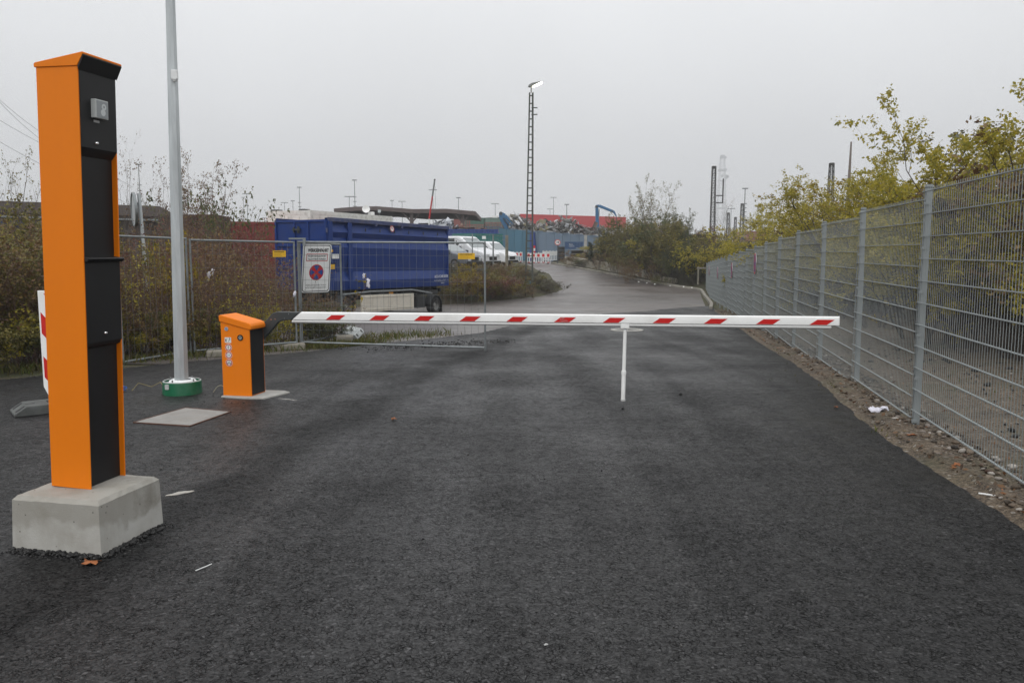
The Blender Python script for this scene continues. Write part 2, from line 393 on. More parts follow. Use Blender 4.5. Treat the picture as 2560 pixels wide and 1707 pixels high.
def struct(name, me, m): return tag(link(name, me, m), kind='structure')
gx = np.concatenate([np.linspace(-900, -70, 9), np.arange(-60, 61, 1.0), np.linspace(70, 900, 9)])
gy = np.concatenate([np.linspace(-60, -8, 4), np.arange(-6, 112, 1.0), np.linspace(118, 900, 12)])
V = [(x, y, zg(x, y) - (.012 if y < 96 else 0)) for y in gy for x in gx]; nx = len(gx)
Fq = [(j * nx + i, j * nx + i + 1, (j + 1) * nx + i + 1, (j + 1) * nx + i) for j in range(len(gy) - 1) for i in range(nx - 1)]
struct('ground', np_mesh('ground', V, Fq), SOIL)

rr_ = random.Random(5)
def pts_xy(lst): return [(p.x, p.y) for p in (G(u, v) for u, v in lst)]
ASPH_L = [(-40, 7.2), (-22, 8.7), (-11, 9.7)] + pts_xy([(0, 952), (326, 920), (520, 902), (675, 888), (762, 881), (871, 868), (950, 859), (1100, 845), (1205, 833), (1283, 813), (1400, 797), (1505, 785), (1684, 771), (1772, 765)])
ASPH_R = [(1.9, -6), (2.55, 2)] + pts_xy([(2560, 1303), (2394, 1198), (2286, 1133), (2177, 1056), (2068, 960), (1959, 888), (1861, 825), (1778, 765)])
def xfun(lst):
    lst = sorted(lst, key=lambda p: p[1]); ys = [p[1] for p in lst]; xs = [p[0] for p in lst]
    return lambda y: lerp(y, ys, xs)
axl, axr = xfun([(-40, -6)] + ASPH_L), xfun(ASPH_R)
def strip(name, rows, cols_fn, m, lift):
    V, F, k = [], [], None
    for y in rows:
        cs = cols_fn(y); k = len(cs)
        V += [(x, y, road_z(y) + lift + dz) for x, dz in cs]
    for j in range(len(rows) - 1):
        F += [(j * k + i, j * k + i + 1, (j + 1) * k + i + 1, (j + 1) * k + i) for i in range(k - 1)]
    return struct(name, np_mesh(name, V, F), m)
def jit(a): return rr_.uniform(-a, a)
YTOP = min(ASPH_L[-1][1], ASPH_R[-1][1])
rows = list(np.arange(-6, 9, .12)) + list(np.arange(9, YTOP, .08)) + [YTOP]
def asph_cols(y):
    l = axl(y) + (jit(.05) if y > 9 else 0); r = max(axr(y) + jit(.025), l + .01)
    return [(l, 0)] + [(l + (r - l) * k / 6, 0) for k in range(1, 6)] + [(r, -.002), (r + .03, -.03)]
strip('asphalt_road', rows, asph_cols, ASPH, .012)
OLD_L = xfun([(-45, 12), (-45, 36.5), (-12, 37.2), (-3.2, 39), (-.65, 42.6), (1.7, 46.4), (3.3, 51), (2.9, 60), (1.2, 72), (-1, 74), (-12, 75), (-40, 76), (-40, 110)])
OLD_R = xfun([(axr(y) - .3, y) for y in (12, 16, 20, 25, 30, 33)] + [(kerb_x(y), y) for y in (35, 40, 45, 51, 52.5, 56, 60, 66, 72)] + [(4, 80), (20, 86), (40, 110)])
strip('old_road', list(np.arange(12, 78, .4)) + list(np.arange(78, 110, 3)), lambda y: [(OLD_L(y) + (OLD_R(y) - OLD_L(y)) * k / 8, 0) for k in range(9)], OLDR, .004)
def grav_cols(y):
    a = axr(min(y, YTOP)) - .15; fx = 3.729 + .1985 * (y - 7.324)
    bump_ = .05 if y < 30 else .0
    cs = [(a, -.004), (a + .17, .015 + abs(jit(.012))), ((a + fx) / 2, bump_ + jit(.01)), (fx - .1, bump_ + jit(.008)), (fx + .35, bump_ * .8 + jit(.006)), (fx + 1.2, .01), (fx + 4.5, .05), (fx + 9, .3)]
    for i in range(1, len(cs)): cs[i] = (max(cs[i][0], cs[i - 1][0] + .03), cs[i][1])
    return cs
strip('gravel_ground', list(np.arange(-6, 34.5, .15)), grav_cols, GRAV, .004)

# loose stones: too many to count
def pebbles(name, n, place, smin, smax, m, seed, squash=.65):
    g = np.random.default_rng(seed)
    base = np.array([(1,0,0),(-1,0,0),(0,1,0),(0,-1,0),(0,0,1),(0,0,-1)], float)
    tri = np.array([(0,2,4),(2,1,4),(1,3,4),(3,0,4),(2,0,5),(1,2,5),(3,1,5),(0,3,5)])
    # one subdivision for a rounder stone
    vs = [tuple(v) for v in base]; fs = []; cache = {}
    def midp(i, j):
        k = (min(i, j), max(i, j))
        if k not in cache:
            p = (np.array(vs[i]) + np.array(vs[j])); p /= np.linalg.norm(p); cache[k] = len(vs); vs.append(tuple(p))
        return cache[k]
    for a, b, c in tri:
        ab, bc, ca = midp(a, b), midp(b, c), midp(c, a); fs += [(a, ab, ca), (b, bc, ab), (c, ca, bc), (ab, bc, ca)]
    B = np.array(vs); T = np.array(fs); VV, FF = [], []
    for i in range(n):
        x, y, z = place(g); s = smin * (smax / smin) ** (g.random() ** 1.6); q = g.normal(size=4); q /= np.linalg.norm(q); w_, a, b, c = q
        Rm = np.array([[1-2*(b*b+c*c),2*(a*b-c*w_),2*(a*c+b*w_)],[2*(a*b+c*w_),1-2*(a*a+c*c),2*(b*c-a*w_)],[2*(a*c-b*w_),2*(b*c+a*w_),1-2*(a*a+b*b)]])
        v = (B * g.uniform(.72, 1.15, (len(B), 1)) * np.array([1, g.uniform(.6, .95), g.uniform(.45, .8)])) @ Rm.T
        v[:, 2] *= squash; VV.append(v * s / 2 + np.array([x, y, z + s * .12])); FF.append(T + i * len(B))
    return tag(link(name, np_mesh(name, np.concatenate(VV), np.concatenate(FF)), m), kind='stuff')
STONEM = leafmat('mixed_stones', [(.03, .025, .02), (.08, .058, .04), (.13, .095, .065), (.06, .05, .04), (.19, .15, .11), (.07, .04, .028), (.4, .37, .33)], 0)
DSTONE = leafmat('dark_rubble', [(.012, .012, .012), (.03, .028, .026), (.05, .046, .042), (.02, .02, .02)], 0)
CRUMB = leafmat('asphalt_crumbs', [(.02, .02, .021), (.035, .035, .036), (.055, .054, .052), (.028, .028, .028), (.10, .095, .09)], 0)
def on_verge(g):
    y = 3.5 + 30 * g.random() ** 1.7; a = axr(y); fx = 3.729 + .1985 * (y - 7.324)
    x = a + .01 + (fx + .3 - a) * g.random() ** .9; return x, y, road_z(y) + .035 + .02 * (x > a + .2)
tag(pebbles('verge_stones', 4600, on_verge, .014, .085, STONEM, 1), 'brown loose stones between asphalt edge and grey fence', 'stones')
def on_yard(g):
    y = 4 + 24 * g.random() ** 1.4; fx = 3.729 + .1985 * (y - 7.324); return fx + .2 + 5 * g.random(), y, road_z(y) + .03
tag(pebbles('yard_stones', 1600, on_yard, .015, .05, STONEM, 2), 'pale and brown stones on gravel yard behind grey fence', 'stones')
def on_yard2(g):
    y = 5 + 10 * g.random(); fx = 3.729 + .1985 * (y - 7.324); return fx + .4 + 3.6 * g.random(), y, road_z(y) + .03
tag(pebbles('dark_rubble', 170, on_yard2, .04, .13, DSTONE, 3), 'black rubble lumps on gravel yard behind grey fence', 'rubble')
def on_heap(g):
    t_ = g.random(); y = 14.4 + 2.2 * t_ + g.normal() * .25; x = -2.9 + 2.6 * t_ ** .8 + g.normal() * .25
    return x, y, road_z(y) + .02 + .05 * g.random()
tag(pebbles('rubble_strip', 600, on_heap, .015, .07, CRUMB, 4), 'broken asphalt rubble along the edge of the new surface', 'rubble')
def at_edges(g):
    k = g.random()
    if k < .4:
        y = 9.9 + 4.5 * g.random(); return axl(y) + g.normal() * .12, y, road_z(y) + .015
    if k < .75:
        s = g.random() * 2; e = abs(g.normal()) * .05; lx, ly = ((-.58 * s, -.012 - e) if s < 1 else (.012 + e, .56 * (s - 1))); c_, d_ = math.cos(RZ), math.sin(RZ); return -2.215 + lx * c_ - ly * d_, 4.14 + lx * d_ + ly * c_, .010
    if k < .88: return -3.1 + g.normal() * .5, 8.8 + g.normal() * .45, .014
    return -4 + 7 * g.random(), 3 + 11 * g.random() ** 1.3, road_z(9) + .012
tag(pebbles('asphalt_crumbs', 800, at_edges, .006, .024, CRUMB, 6), 'small dark asphalt crumbs scattered on the new asphalt', 'crumbs')

def block_foot(g):
    s = g.random() * 2; e = abs(g.normal()) * .022; lx, ly = ((-.57 * s + .005, -.002 - e) if s < 1 else (.006 + e, .53 * (s - 1))); c_, d_ = math.cos(RZ), math.sin(RZ)
    return -2.215 + lx * c_ - ly * d_, 4.14 + lx * d_ + ly * c_, .012 + .012 * g.random()
tag(pebbles('asphalt_rim', 620, block_foot, .012, .042, leafmat('bitumen_crumbs', [(.010, .010, .010), (.022, .022, .022), (.035, .034, .033), (.015, .015, .015)], 0), 8), 'ragged rim of asphalt crumbs against the concrete block', 'crumbs')
# ------------------------------------------------------------------ kerb and retaining wall
kroot = tag(bpy.data.objects.new('kerb', None), kind='structure'); col.objects.link(kroot)
KP = [(8.75, 35.3), (9.7, 39), (10.7, 44), (11.55, 48.6), (11.8, 50.2), (11.6, 51.3), (11.0, 52.3), (9.6, 56), (8.3, 60), (5.9, 66), (3.5, 72)]
cum = [0]
for a, b in zip(KP[:-1], KP[1:]): cum.append(cum[-1] + math.dist(a, b))
def kp(s): return Vector((lerp(s, cum, [p[0] for p in KP]), lerp(s, cum, [p[1] for p in KP]), 0))
s_ = 0; KM = mat('kerb_concrete', (.25, .235, .20), .9, var=.2, scale=2, bump=.3, dirt=(.1, .09, .07), dscale=1.5, damt=.7)
while s_ < cum[-1] - .1:
    a, b = kp(s_ + .008), kp(min(cum[-1], s_ + .992)); a.z = road_z(a.y) - .05; b.z = road_z(b.y) - .05
    m_ = MB().bar(a + Vector((.08, 0, .09)), b + Vector((.08, 0, .09)), .16, .18); m_.build('kerbstone', KM, kroot, bevel=.015, seg=1); s_ += 1.0
RW = mat('white_reflector', (.8, .8, .78), .4)
for u, v in ((1597, 710), (1617, 713), (1637, 716), (1675, 720), (1709, 722.5), (1729.5, 725)):
    p = G(u, v); p.z += .13
    MB().tube(p, p + Vector((0, 0, .05)), .055, .04, 8).build('reflector', RW, kroot)
WALLM = mat('stained_concrete_wall', (.36, .33, .27), .92, var=.18, scale=2.5, bump=.3, dirt=(.10, .085, .055), dscale=1.8, damt=.85, streak=True)
rwall = thing('retaining_wall', 'low stained concrete retaining wall below the bushy embankment', 'wall', (8, 60, road_z(60)))
prev = None
for i in range(9):
    s0, s1 = cum[7] - 1.5 + i * 2.02, cum[7] - 1.5 + (i + 1) * 2.02 - .03
    a, b = kp(s0), kp(min(s1, cum[-1])); off = Vector((1.05, .35, 0)); a += off; b += off
    za, zb = road_z(a.y), road_z(b.y); h_ = (.35, .5, .58, .62, .66, .7, .72, .72, .7)[i]
    m_ = MB(); d_ = (b - a).normalized(); nrm = Vector((d_.y, -d_.x, 0)) * .25
    vs = [a + Vector((0,0,za-.3)), b + Vector((0,0,zb-.3)), b + Vector((0,0,zb+h_)), a + Vector((0,0,za+h_))]
    m_.add(vs + [v + nrm for v in vs], [(0,1,2,3),(7,6,5,4),(0,4,5,1),(1,5,6,2),(2,6,7,3),(3,7,4,0)])
    m_.build('wall_segment', WALLM, rwall, world=True, bevel=.02, seg=1)

# ------------------------------------------------------------------ pay column on its concrete block
blk = thing('concrete_block', 'square pale concrete block carrying the tall orange column', 'concrete block', (-2.215, 4.14, 0), RZ)
g_ = random.Random(3); m_ = MB(); nseg = 14; bw, bd, bh, ch = .548, .52, .318, .022
ring_ = [(-bw + bw * i / nseg, 0) for i in range(nseg)] + [(0, bd * i / nseg) for i in range(nseg)] + [(-bw * i / nseg, bd) for i in range(nseg)] + [(-bw, bd - bd * i / nseg) for i in range(nseg)]
def inset(p, k):
    cx, cy = -bw / 2, bd / 2; return (cx + (p[0] - cx) * (1 - k / (bw / 2)), cy + (p[1] - cy) * (1 - k / (bd / 2)))
vs = []
for lev, (z, k, j) in enumerate(((-.06, -.006, 0), (.03, -.005, .0015), (bh * .5, -.001, .001), (bh - ch, .002, .0018), (bh, .002 + ch, .0018))):
    for p in ring_:
        q = inset(p, k); vs.append((q[0] + g_.uniform(-j, j), q[1] + g_.uniform(-j, j), z + g_.uniform(-j, j) * (1 if lev else 0)))
n4 = len(ring_); fs = [(l * n4 + i, l * n4 + (i + 1) % n4, (l + 1) * n4 + (i + 1) % n4, (l + 1) * n4 + i) for l in range(4) for i in range(n4)]
fs.append(tuple(4 * n4 + i for i in range(n4)))
BLOCKM = NT('cast_concrete_block')
def block_mat(t):
    c = t.ramp(t.noise(3.2, 6, rough=.6), [(.3, (.30, .285, .25)), (.5, (.40, .39, .36)), (.7, (.46, .455, .43))])
    damp = t.rng(t.math('ADD', t.sep(t.co)[2], t.rng(t.noise(4, 3), .3, .7, -.07, .07)), .14, .20, 0, .5, True)
    c = t.mix(damp, c, (.21, .195, .16))
    c = t.mix(t.rng(t.noise(1.9, 7, rough=.7), .55, .7, 0, .7), c, (.15, .135, .11))
    hole = t.math('MULTIPLY', t.rng(t.voro(26, out='Distance'), .08, .14, 1, 0), t.rng(t.sep(t.voro(26))[0], .8, .84, 0, 1))
    c = t.mix(t.math('MULTIPLY', hole, .85), c, (.07, .06, .05))
    return t.done(c, .9, t.bump(hole, -.6, .006, t.bump(t.noise(110, 4), .35, .005)))
m_.add(vs, fs).build('block', block_mat(BLOCKM), blk)
PIL = Vector((-2.375, 4.37, .316))
pil = thing('access_column', 'tall orange card reader column with black front on concrete block', 'column', PIL, (0, R(1.85), RZ))
def zc(v): return P(214, v, 4.39).z - PIL.z
pw, pd, rec = .256, .292, .032; ptop = zc(165)
m_ = MB()
m_.box((-pw, 0, 0), (0, .008, ptop)); m_.box((-pw, pd - .008, 0), (0, pd, ptop)); m_.box((-pw, .0085, 0), (-pw + .008, pd - .0085, ptop))
m_.build('housing', ORANGE, pil, bevel=.0015, seg=1)
zl1, zl2, zm0, zm1 = zc(373), zc(384), zc(868), zc(648)
MB().box((-rec - .004, .009, .004), (-rec, pd - .0085, zc(652))).build('lower_panel', BLACKP, pil)
MB().box((-rec - .0035, .0095, zc(648)), (-rec + .0005, pd - .009, zl2 + .02)).build('middle_panel', BLACKP, pil)
hood = MB(); ya, yb = .009, pd - .002
def xz(name, poly, y0, y1, mt, par, bv=.004):
    return MB().prism(poly, (0, y0, 0), (1, 0, 0), (0, 0, 1), (0, 1, 0), y1 - y0).build(name, mt, par, bevel=bv)
hd = xz('reader_hood', [(-rec + .002, zl2 - .012), (-.008, zl1 - .006), (.003, zl1 + .012), (.003, ptop - .012), (-rec + .002, ptop - .012)], ya, yb, BLACKP, pil)
bxp = xz('lower_box', [(-rec + .002, zm0 - .012), (-.008, zm0), (.002, zm0 + .022), (.002, zm1 - .012), (-rec + .002, zm1 - .006)], ya, yb, BLACKP, pil)
xz('shelf', [(-rec + .004, zm1 - .004), (.014, zm1 - .016), (.03, zm1 + .002), (.026, zm1 + .008), (-rec + .004, zm1 + .014)], ya - .003, yb + .003, BLACKP, pil, .002)
cap = xz('roof_cap', [(-pw - .008, ptop - .012), (-pw - .01, ptop + .006), (-pw + .0, ptop + .014), (.036, ptop + .066), (.040, ptop + .058), (.004, ptop - .002), (.002, ptop - .006)], -.006, pd + .006, ORANGE, pil, .003)
xz('cap_underside', [(.004, ptop - .006), (.0365, ptop + .056), (.040, ptop + .048), (.007, ptop - .022)], -.004, pd + .004, BLACKP, pil, 0)
zr = zc(266)
rd = MB().box((.0035, .085, zr - .05), (.036, .183, zr + .05)).build('card_reader', mat('reader_grey', (.46, .48, .47), .4, var=.04), pil, bevel=.003)
MB().box((.0365, .091, zr - .044), (.038, .177, zr + .044)).build('reader_face', mat('reader_face_grey', (.27, .29, .30), .3, var=.04), rd)
RS = mat('reader_symbol', (.55, .58, .58), .4)
MB().ring((.0382, .145, zr + .014), (0, 1, 0), (0, 0, 1), (1, 0, 0), .007, .017, .0012).build('reader_symbol', RS, rd)
MB().disc((.0382, .138, zr - .017), (0, 1, 0), (0, 0, 1), (1, 0, 0), .018, .0012).build('reader_symbol', RS, rd)
MB().box((.0032, .105, zr - .071), (.0055, .148, zr - .058)).build('name_label', mat('label_grey', (.5, .5, .5), .5), pil)
for v_, y_ in ((353, .118), (837, .145)):
    z_ = zc(v_); k_ = MB().lathe([(.0, .014), (.007, .012), (.011, .004), (.011, 0)], (0, 0, 0), 16); k_ = k_.build('key_lock', CHROME, pil, smooth=True)
    k_.location = (.0035, y_, z_); k_.rotation_euler = (0, R(90), 0)

# ------------------------------------------------------------------ boom barrier
cabN = Vector((-2.931, 8.843, .03))
bar_ = thing('boom_barrier', 'orange barrier cabinet with long white and red striped arm', 'barrier', cabN, RZ)
cw, cdp = .353, .31
MB().prism([(-cw, 0), (0, 0), (0, .755), (-cw, .84)], (0, 0, 0), (1, 0, 0), (0, 0, 1), (0, 1, 0), cdp).build('cabinet', ORANGE, bar_, bevel=.006)
MB().box((.0005, .012, .012), (.004, cdp - .018, .752)).build('side_door', BLACKP, bar_)
capo = [(-cw - .012, .84), (-cw - .016, .905), (-cw + .006, .918), (-.03, .838), (.012, .822), (.030, .795), (.030, .762), (.012, .748)]
MB().prism(capo, (0, -.012, 0), (1, 0, 0), (0, 0, 1), (0, 1, 0), cdp + .024).build('lid', ORANGE, bar_, bevel=.014, seg=3)
def cabpt(u, v):                        # photo pixel -> cabinet front plane, local (x, z)
    r = ray(u, v); n = Vector((math.sin(RZ) * -1, math.cos(RZ), 0)); t = (cabN - Vector((0, 0, CAM_H))).dot(n) / r.dot(n)
    q = Matrix.Rotation(-RZ, 3, 'Z') @ (Vector((0, 0, CAM_H)) + r * t - cabN); return q.x, q.z
SU, SW, SN = Vector((1, 0, 0)), Vector((0, 0, 1)), Vector((0, -1, 0))
x_, z_ = cabpt(566, 822); MB().disc((x_, -.0005, z_), SU, SW, SN, .023, .004).build('lock_plate', mat('lock_blue_grey', (.3, .33, .38), .4), bar_)
MB().box((x_ - .003, -.006, z_ - .012), (x_ + .003, -.0045, z_ + .010)).build('keyhole', BLUEP, bar_)
x_, z_ = cabpt(601, 844); kl = MB().ring((x_, -.0005, z_), SU, SW, SN, .021, .034, .008).build('lock_ring', BLACKP, bar_)
MB().disc((x_, -.0005, z_), SU, SW, SN, .022, .005).build('lock_face', mat('lock_face', (.42, .45, .46), .35, .5), kl)
MB().box((x_ - .010, -.0075, z_ - .002), (x_ + .008, -.0058, z_ + .008)).build('lock_mark', INK, kl)
x_, z_ = cabpt(570, 850); st = MB().prism(rrect(.078, .062, .003), (x_, -.0005, z_), SU, SW, SN, .0015).build('sticker', WREF, bar_)
MB().box((x_ - .030, -.0034, z_ - .020), (x_ - .018, -.0022, z_ + .012)).build('sticker_symbol', INK, st)
MB().bar((x_ + .002, -.0028, z_ - .02), (x_ + .022, -.0028, z_ + .006), .001, .008, SN).bar((x_ + .012, -.0028, z_ - .002), (x_ + .03, -.0028, z_ + .018), .001, .007, SN).disc((x_ + .02, -.0024, z_ + .02), SU, SW, SN, .006, .001, 10).bar((x_ - .016, -.0028, z_ + .012), (x_ + .004, -.0028, z_ + .022), .001, .004, SN).build('sticker_symbol', INK, st)
def person_sym(m, x, z, k):
    m.disc((x, -.0030, z + .017 * k), SU, SW, SN, .0045 * k, .001, 10)
    for a, b in (((0, .012), (0, -.002)), ((0, -.002), (-.008, -.02)), ((0, -.002), (.007, -.02)), ((0, .010), (.009, .0)), ((0, .010), (-.008, .001))):
        m.bar((x + a[0] * k, -.0034, z + a[1] * k), (x + b[0] * k, -.0034, z + b[1] * k), .001, .0052 * k, SN)
    return m
for i, (u, v) in enumerate(((571.2, 868.5), (572, 887.5), (573, 906.5))):
    x_, z_ = cabpt(u, v); st = MB().disc((x_, -.0005, z_), SU, SW, SN, .042, .0014).build('sticker', WREF, bar_)
    MB().ring((x_, -.0021, z_), SU, SW, SN, .028, .038, .0006).build('sticker_ring', REDP, st)
    m_ = MB()
    if i == 0: person_sym(m_, x_, z_, 1)
    elif i == 1: person_sym(m_, x_ - .009, z_, .8); person_sym(m_, x_ + .010, z_ - .002, .62)
    else:
        m_.ring((x_ - .014, -.003, z_ - .008), SU, SW, SN, .004, .0085, .001, 14); m_.ring((x_ + .015, -.003, z_ - .008), SU, SW, SN, .004, .0085, .001, 14)
        m_.bar((x_ - .012, -.0034, z_), (x_ + .014, -.0034, z_ + .001), .001, .010, SN); m_.bar((x_ - .002, -.0034, z_), (x_ + .003, -.0034, z_ + .013), .001, .008, SN); m_.disc((x_ + .001, -.003, z_ + .018), SU, SW, SN, .0048, .001, 10)
    m_.build('sticker_symbol', mat('blue_grey_print', (.2, .24, .34), .5) if i == 1 else INK, st)
# arm
A, B = P(731, 791, 9.1), P(2096, 804.5, 8.0); AL = (B - A).length; ad = (B - A).normalized()
an = ad.cross(Vector((0, 0, 1))).normalized(); an = -an if an.y > 0 else an; au = an.cross(ad).normalized(); au = -au if au.z < 0 else au
def ap(s, n=0, z=0): return A + ad * s + an * n + au * z
prof = [(.0, -.038), (.024, -.034), (.0255, .032), (.021, .046), (.008, .054), (-.008, .054), (-.021, .046), (-.0255, .032), (-.024, -.034)]
np_ = len(prof); vs = []
for s, sl in ((0, 1), (AL, 0)):
    for n_, z_ in prof: vs.append(ap(s + sl * (.042 + z_) * 1.25, n_, z_))
m_ = MB().add(vs, [tuple(range(np_)), tuple(reversed(range(np_, 2 * np_)))] + [(i, (i + 1) % np_, np_ + (i + 1) % np_, np_ + i) for i in range(np_)])
arm = m_.build('arm', WHITEP, bar_, world=True, smooth=True)
m_ = MB(); n_ = 12; segs = [(0.0, .0195), (AL - .07, .0195)]
pts = [(math.cos(2 * math.pi * i / n_) * .0215, math.sin(2 * math.pi * i / n_) * .0185) for i in range(n_)]
vs = [ap(s, a, -.056 + b) for s in (.0, AL - .07) for a, b in pts]
m_.add(vs, [tuple(range(n_)), tuple(reversed(range(n_, 2 * n_)))] + [(i, (i + 1) % n_, n_ + (i + 1) % n_, n_ + i) for i in range(n_)])
m_.build('edge_profile', mat('white_rubber_edge', (.66, .66, .65), .55, var=.05, scale=3), arm, world=True, smooth=True)
MB().add([ap(AL + .001, a * 1.06, b * 1.06) for a, b in prof] + [ap(AL + .006, a * 1.06, b * 1.06) for a, b in prof], [tuple(range(np_)), tuple(reversed(range(np_, 2 * np_)))] + [(i, (i + 1) % np_, np_ + (i + 1) % np_, np_ + i) for i in range(np_)]).build('end_cap', WHITEP, arm, world=True)
def arm_s(u):                           # where along the arm the photo column u falls
    lo, hi = 0, AL
    for _ in range(50):
        mid = (lo + hi) / 2; q = ap(mid); uu = 1280 + FPX * q.x / (q.y * math.cos(PITCH) - (q.z - CAM_H) * math.sin(PITCH))
        lo, hi = (mid, hi) if uu < u else (lo, mid)
    return lo
s0, s1 = arm_s(841), arm_s(2054)
for i in range(11):
    s = s0 + (s1 - s0) * i / 10; z0, z1 = -.031, .022; hw, sh = .083, .074
    f_ = lambda z: .0245 + (z + .034) / .066 * .0015 + .0012
    q = [ap(s - hw - sh / 2, f_(z0), z0), ap(s + hw - sh / 2, f_(z0), z0), ap(s + hw + sh / 2, f_(z1), z1), ap(s - hw + sh / 2, f_(z1), z1)]
    st = MB().add(q + [v - an * .0008 for v in q], [(0,1,2,3),(7,6,5,4),(0,4,5,1),(1,5,6,2),(2,6,7,3),(3,7,4,0)]).build('red_stripe', REDR, arm, world=True)
    if i == 5:                          # the maker's slanted emblem in the middle stripe
        m_ = MB(); o_ = s - .045
        def em(a0, b0, a1, b1, w_): m_.bar(ap(o_ + a0, f_(b0) + .0012, b0), ap(o_ + a1, f_(b1) + .0012, b1), .0012, w_, an)
        em(-.012, -.022, .008, .018, .008); em(.006, -.022, .025, .018, .008); em(.028, -.004, .040, .018, .008); em(.007, .016, .041, .016, .008)
        em(.018, -.019, .040, -.014, .005); em(.036, -.018, .078, -.018, .005); em(.040, -.010, .066, -.010, .004); em(.012, -.027, .026, -.027, .004)
        m_.build('emblem', WREF, arm, world=True)
# anthracite crank between cabinet and arm
c0 = cabN + Matrix.Rotation(RZ, 3, 'Z') @ Vector((-.13, cdp * .62, .60)); hyb = .028
pl = [ap(.10, 0, .052), ap(-.16, 0, .056), ap(-.235, 0, .036)]
def lp(p): d = p - A; return d.dot(ad), d.dot(au)
c1 = lp(c0); poly = [(.11, .052), (-.17, .056), (-.235, .036), (c1[0] + .02, c1[1] + .085), (c1[0] - .03, c1[1] + .06), (c1[0] - .03, c1[1] - .055), (c1[0] + .05, c1[1] - .065), (-.165, -.066), (-.105, -.044), (-.01, -.040)]
m_ = MB().prism(poly, A - an * hyb, ad, au, an, 2 * hyb); crank = m_.build('crank_arm', DKGREY, bar_, world=True, bevel=.008)
for a, b in ((-.03, .03), (-.085, -.02), (-.20, -.03), (-.25, -.035)):
    MB().disc(ap(a, hyb - .001, b), ad, au, an, .005, .003, 10).build('rivet', CHROME, crank, world=True)
MB().tube(c0 + an * .05, c0 - an * .08, .05, .05, 16).build('pivot', DKGREY, bar_, world=True)
# hanging support leg
sl_ = arm_s(1563); hp = ap(sl_, 0, -.075); ft = P(1557.5, 1000, hp.y - .02)
MB().box((-.045, -.028, -.03), (.045, .028, .02), Matrix.Translation(ap(sl_, 0, -.06)) @ Matrix.Rotation(RZ, 4, 'Z')).build('leg_clamp', WHITEP, bar_, world=True, bevel=.003)
MB().box((-.013, -.012, -.035), (.013, .012, .0), Matrix.Translation(ap(sl_, 0, -.088)) @ Matrix.Rotation(RZ, 4, 'Z')).build('leg_hinge', GALV, bar_, world=True)
mid_ = hp.lerp(ft, .62); top_ = hp + Vector((0, 0, -.03))
leg = MB().tube(top_, mid_, .0185, .0195, 12).build('support_leg', WHITEP, bar_, world=True, smooth=True)
MB().tube(mid_ + Vector((0, 0, .018)), mid_ - Vector((0, 0, .022)), .026, .026, 12).build('collar', WHITEP, leg, world=True, bevel=.003)
MB().tube(mid_, ft, .0225, .0225, 12).build('lower_tube', WHITEP, leg, world=True, smooth=True)
MB().tube(ft + Vector((0, 0, .012)), ft - Vector((0, 0, .006)), .025, .025, 12).build('foot', mat('leg_foot', (.5, .5, .49), .6), leg, world=True)
# slabs in the asphalt
fnd = thing('barrier_foundation', 'thin pale concrete slab under the orange barrier cabinet', 'slab', (-2.95, 8.86, 0), RZ)
MB().prism([(-.34, -.05), (-.1, -.085), (.05, -.09), (.20, -.05), (.30, .36), (.2, .42), (-.36, .4)], (-.0, .0, .0), (1, 0, 0), (0, 1, 0), (0, 0, 1), .032).build('slab', CONC, fnd, bevel=.012)
q = [G(*p) for p in ((475, 1069), (334, 1060), (464, 1023), (577, 1033))]; cc = sum(q, Vector()) / 4
cov = thing('access_cover', 'pale square concrete cover with rusty steel frame in the asphalt', 'cover', (cc.x, cc.y, 0))
RUST = mat('rusty_steel', (.10, .048, .032), .85, .2, var=.3, scale=12)
m_ = MB()
for i in range(4): m_.bar(q[i] + Vector((0, 0, .012)), q[(i + 1) % 4] + Vector((0, 0, .012)), .016, .02)
m_.build('frame', RUST, cov, world=True)
qi = [cc + (p - cc) * .965 for p in q]; qi = [Vector((p.x, p.y, 0)) for p in qi]
MB().add([p + Vector((0, 0, .004)) for p in qi] + [p + Vector((0, 0, .020)) for p in qi], [(3,2,1,0),(4,5,6,7),(0,1,5,4),(1,2,6,5),(2,3,7,6),(3,0,4,7)]).build('cover_slab', mat('cover_concrete', (.25, .24, .225), .9, var=.12, scale=9, bump=.3, dirt=(.19, .17, .15), dscale=5, damt=.7), cov, world=True)
mh = G(1567, 827); mhz = mh + Vector((0, 0, .012))
mho = thing('manhole_cover', 'pale round manhole cover in asphalt behind the barrier leg', 'manhole cover', mhz)
MB().ring((0, 0, 0), (1, 0, 0), (0, 1, 0), (0, 0, 1), .30, .42, .02).build('frame', mat('manhole_concrete', (.34, .33, .30), .8, var=.15, scale=8, dirt=(.2, .19, .17), dscale=5), mho)
mc = MB().disc((0, 0, 0), (1, 0, 0), (0, 1, 0), (0, 0, 1), .29, .016).build('lid', mat('manhole_iron', (.20, .195, .185), .5, .4, var=.2, scale=14), mho)
for k in range(6):
    a = k * math.pi / 3; MB().bar((.07 * math.cos(a), .07 * math.sin(a), .0185), (.25 * math.cos(a), .25 * math.sin(a), .0185), .03, .006).build('rib', MATS['manhole_iron'], mc)
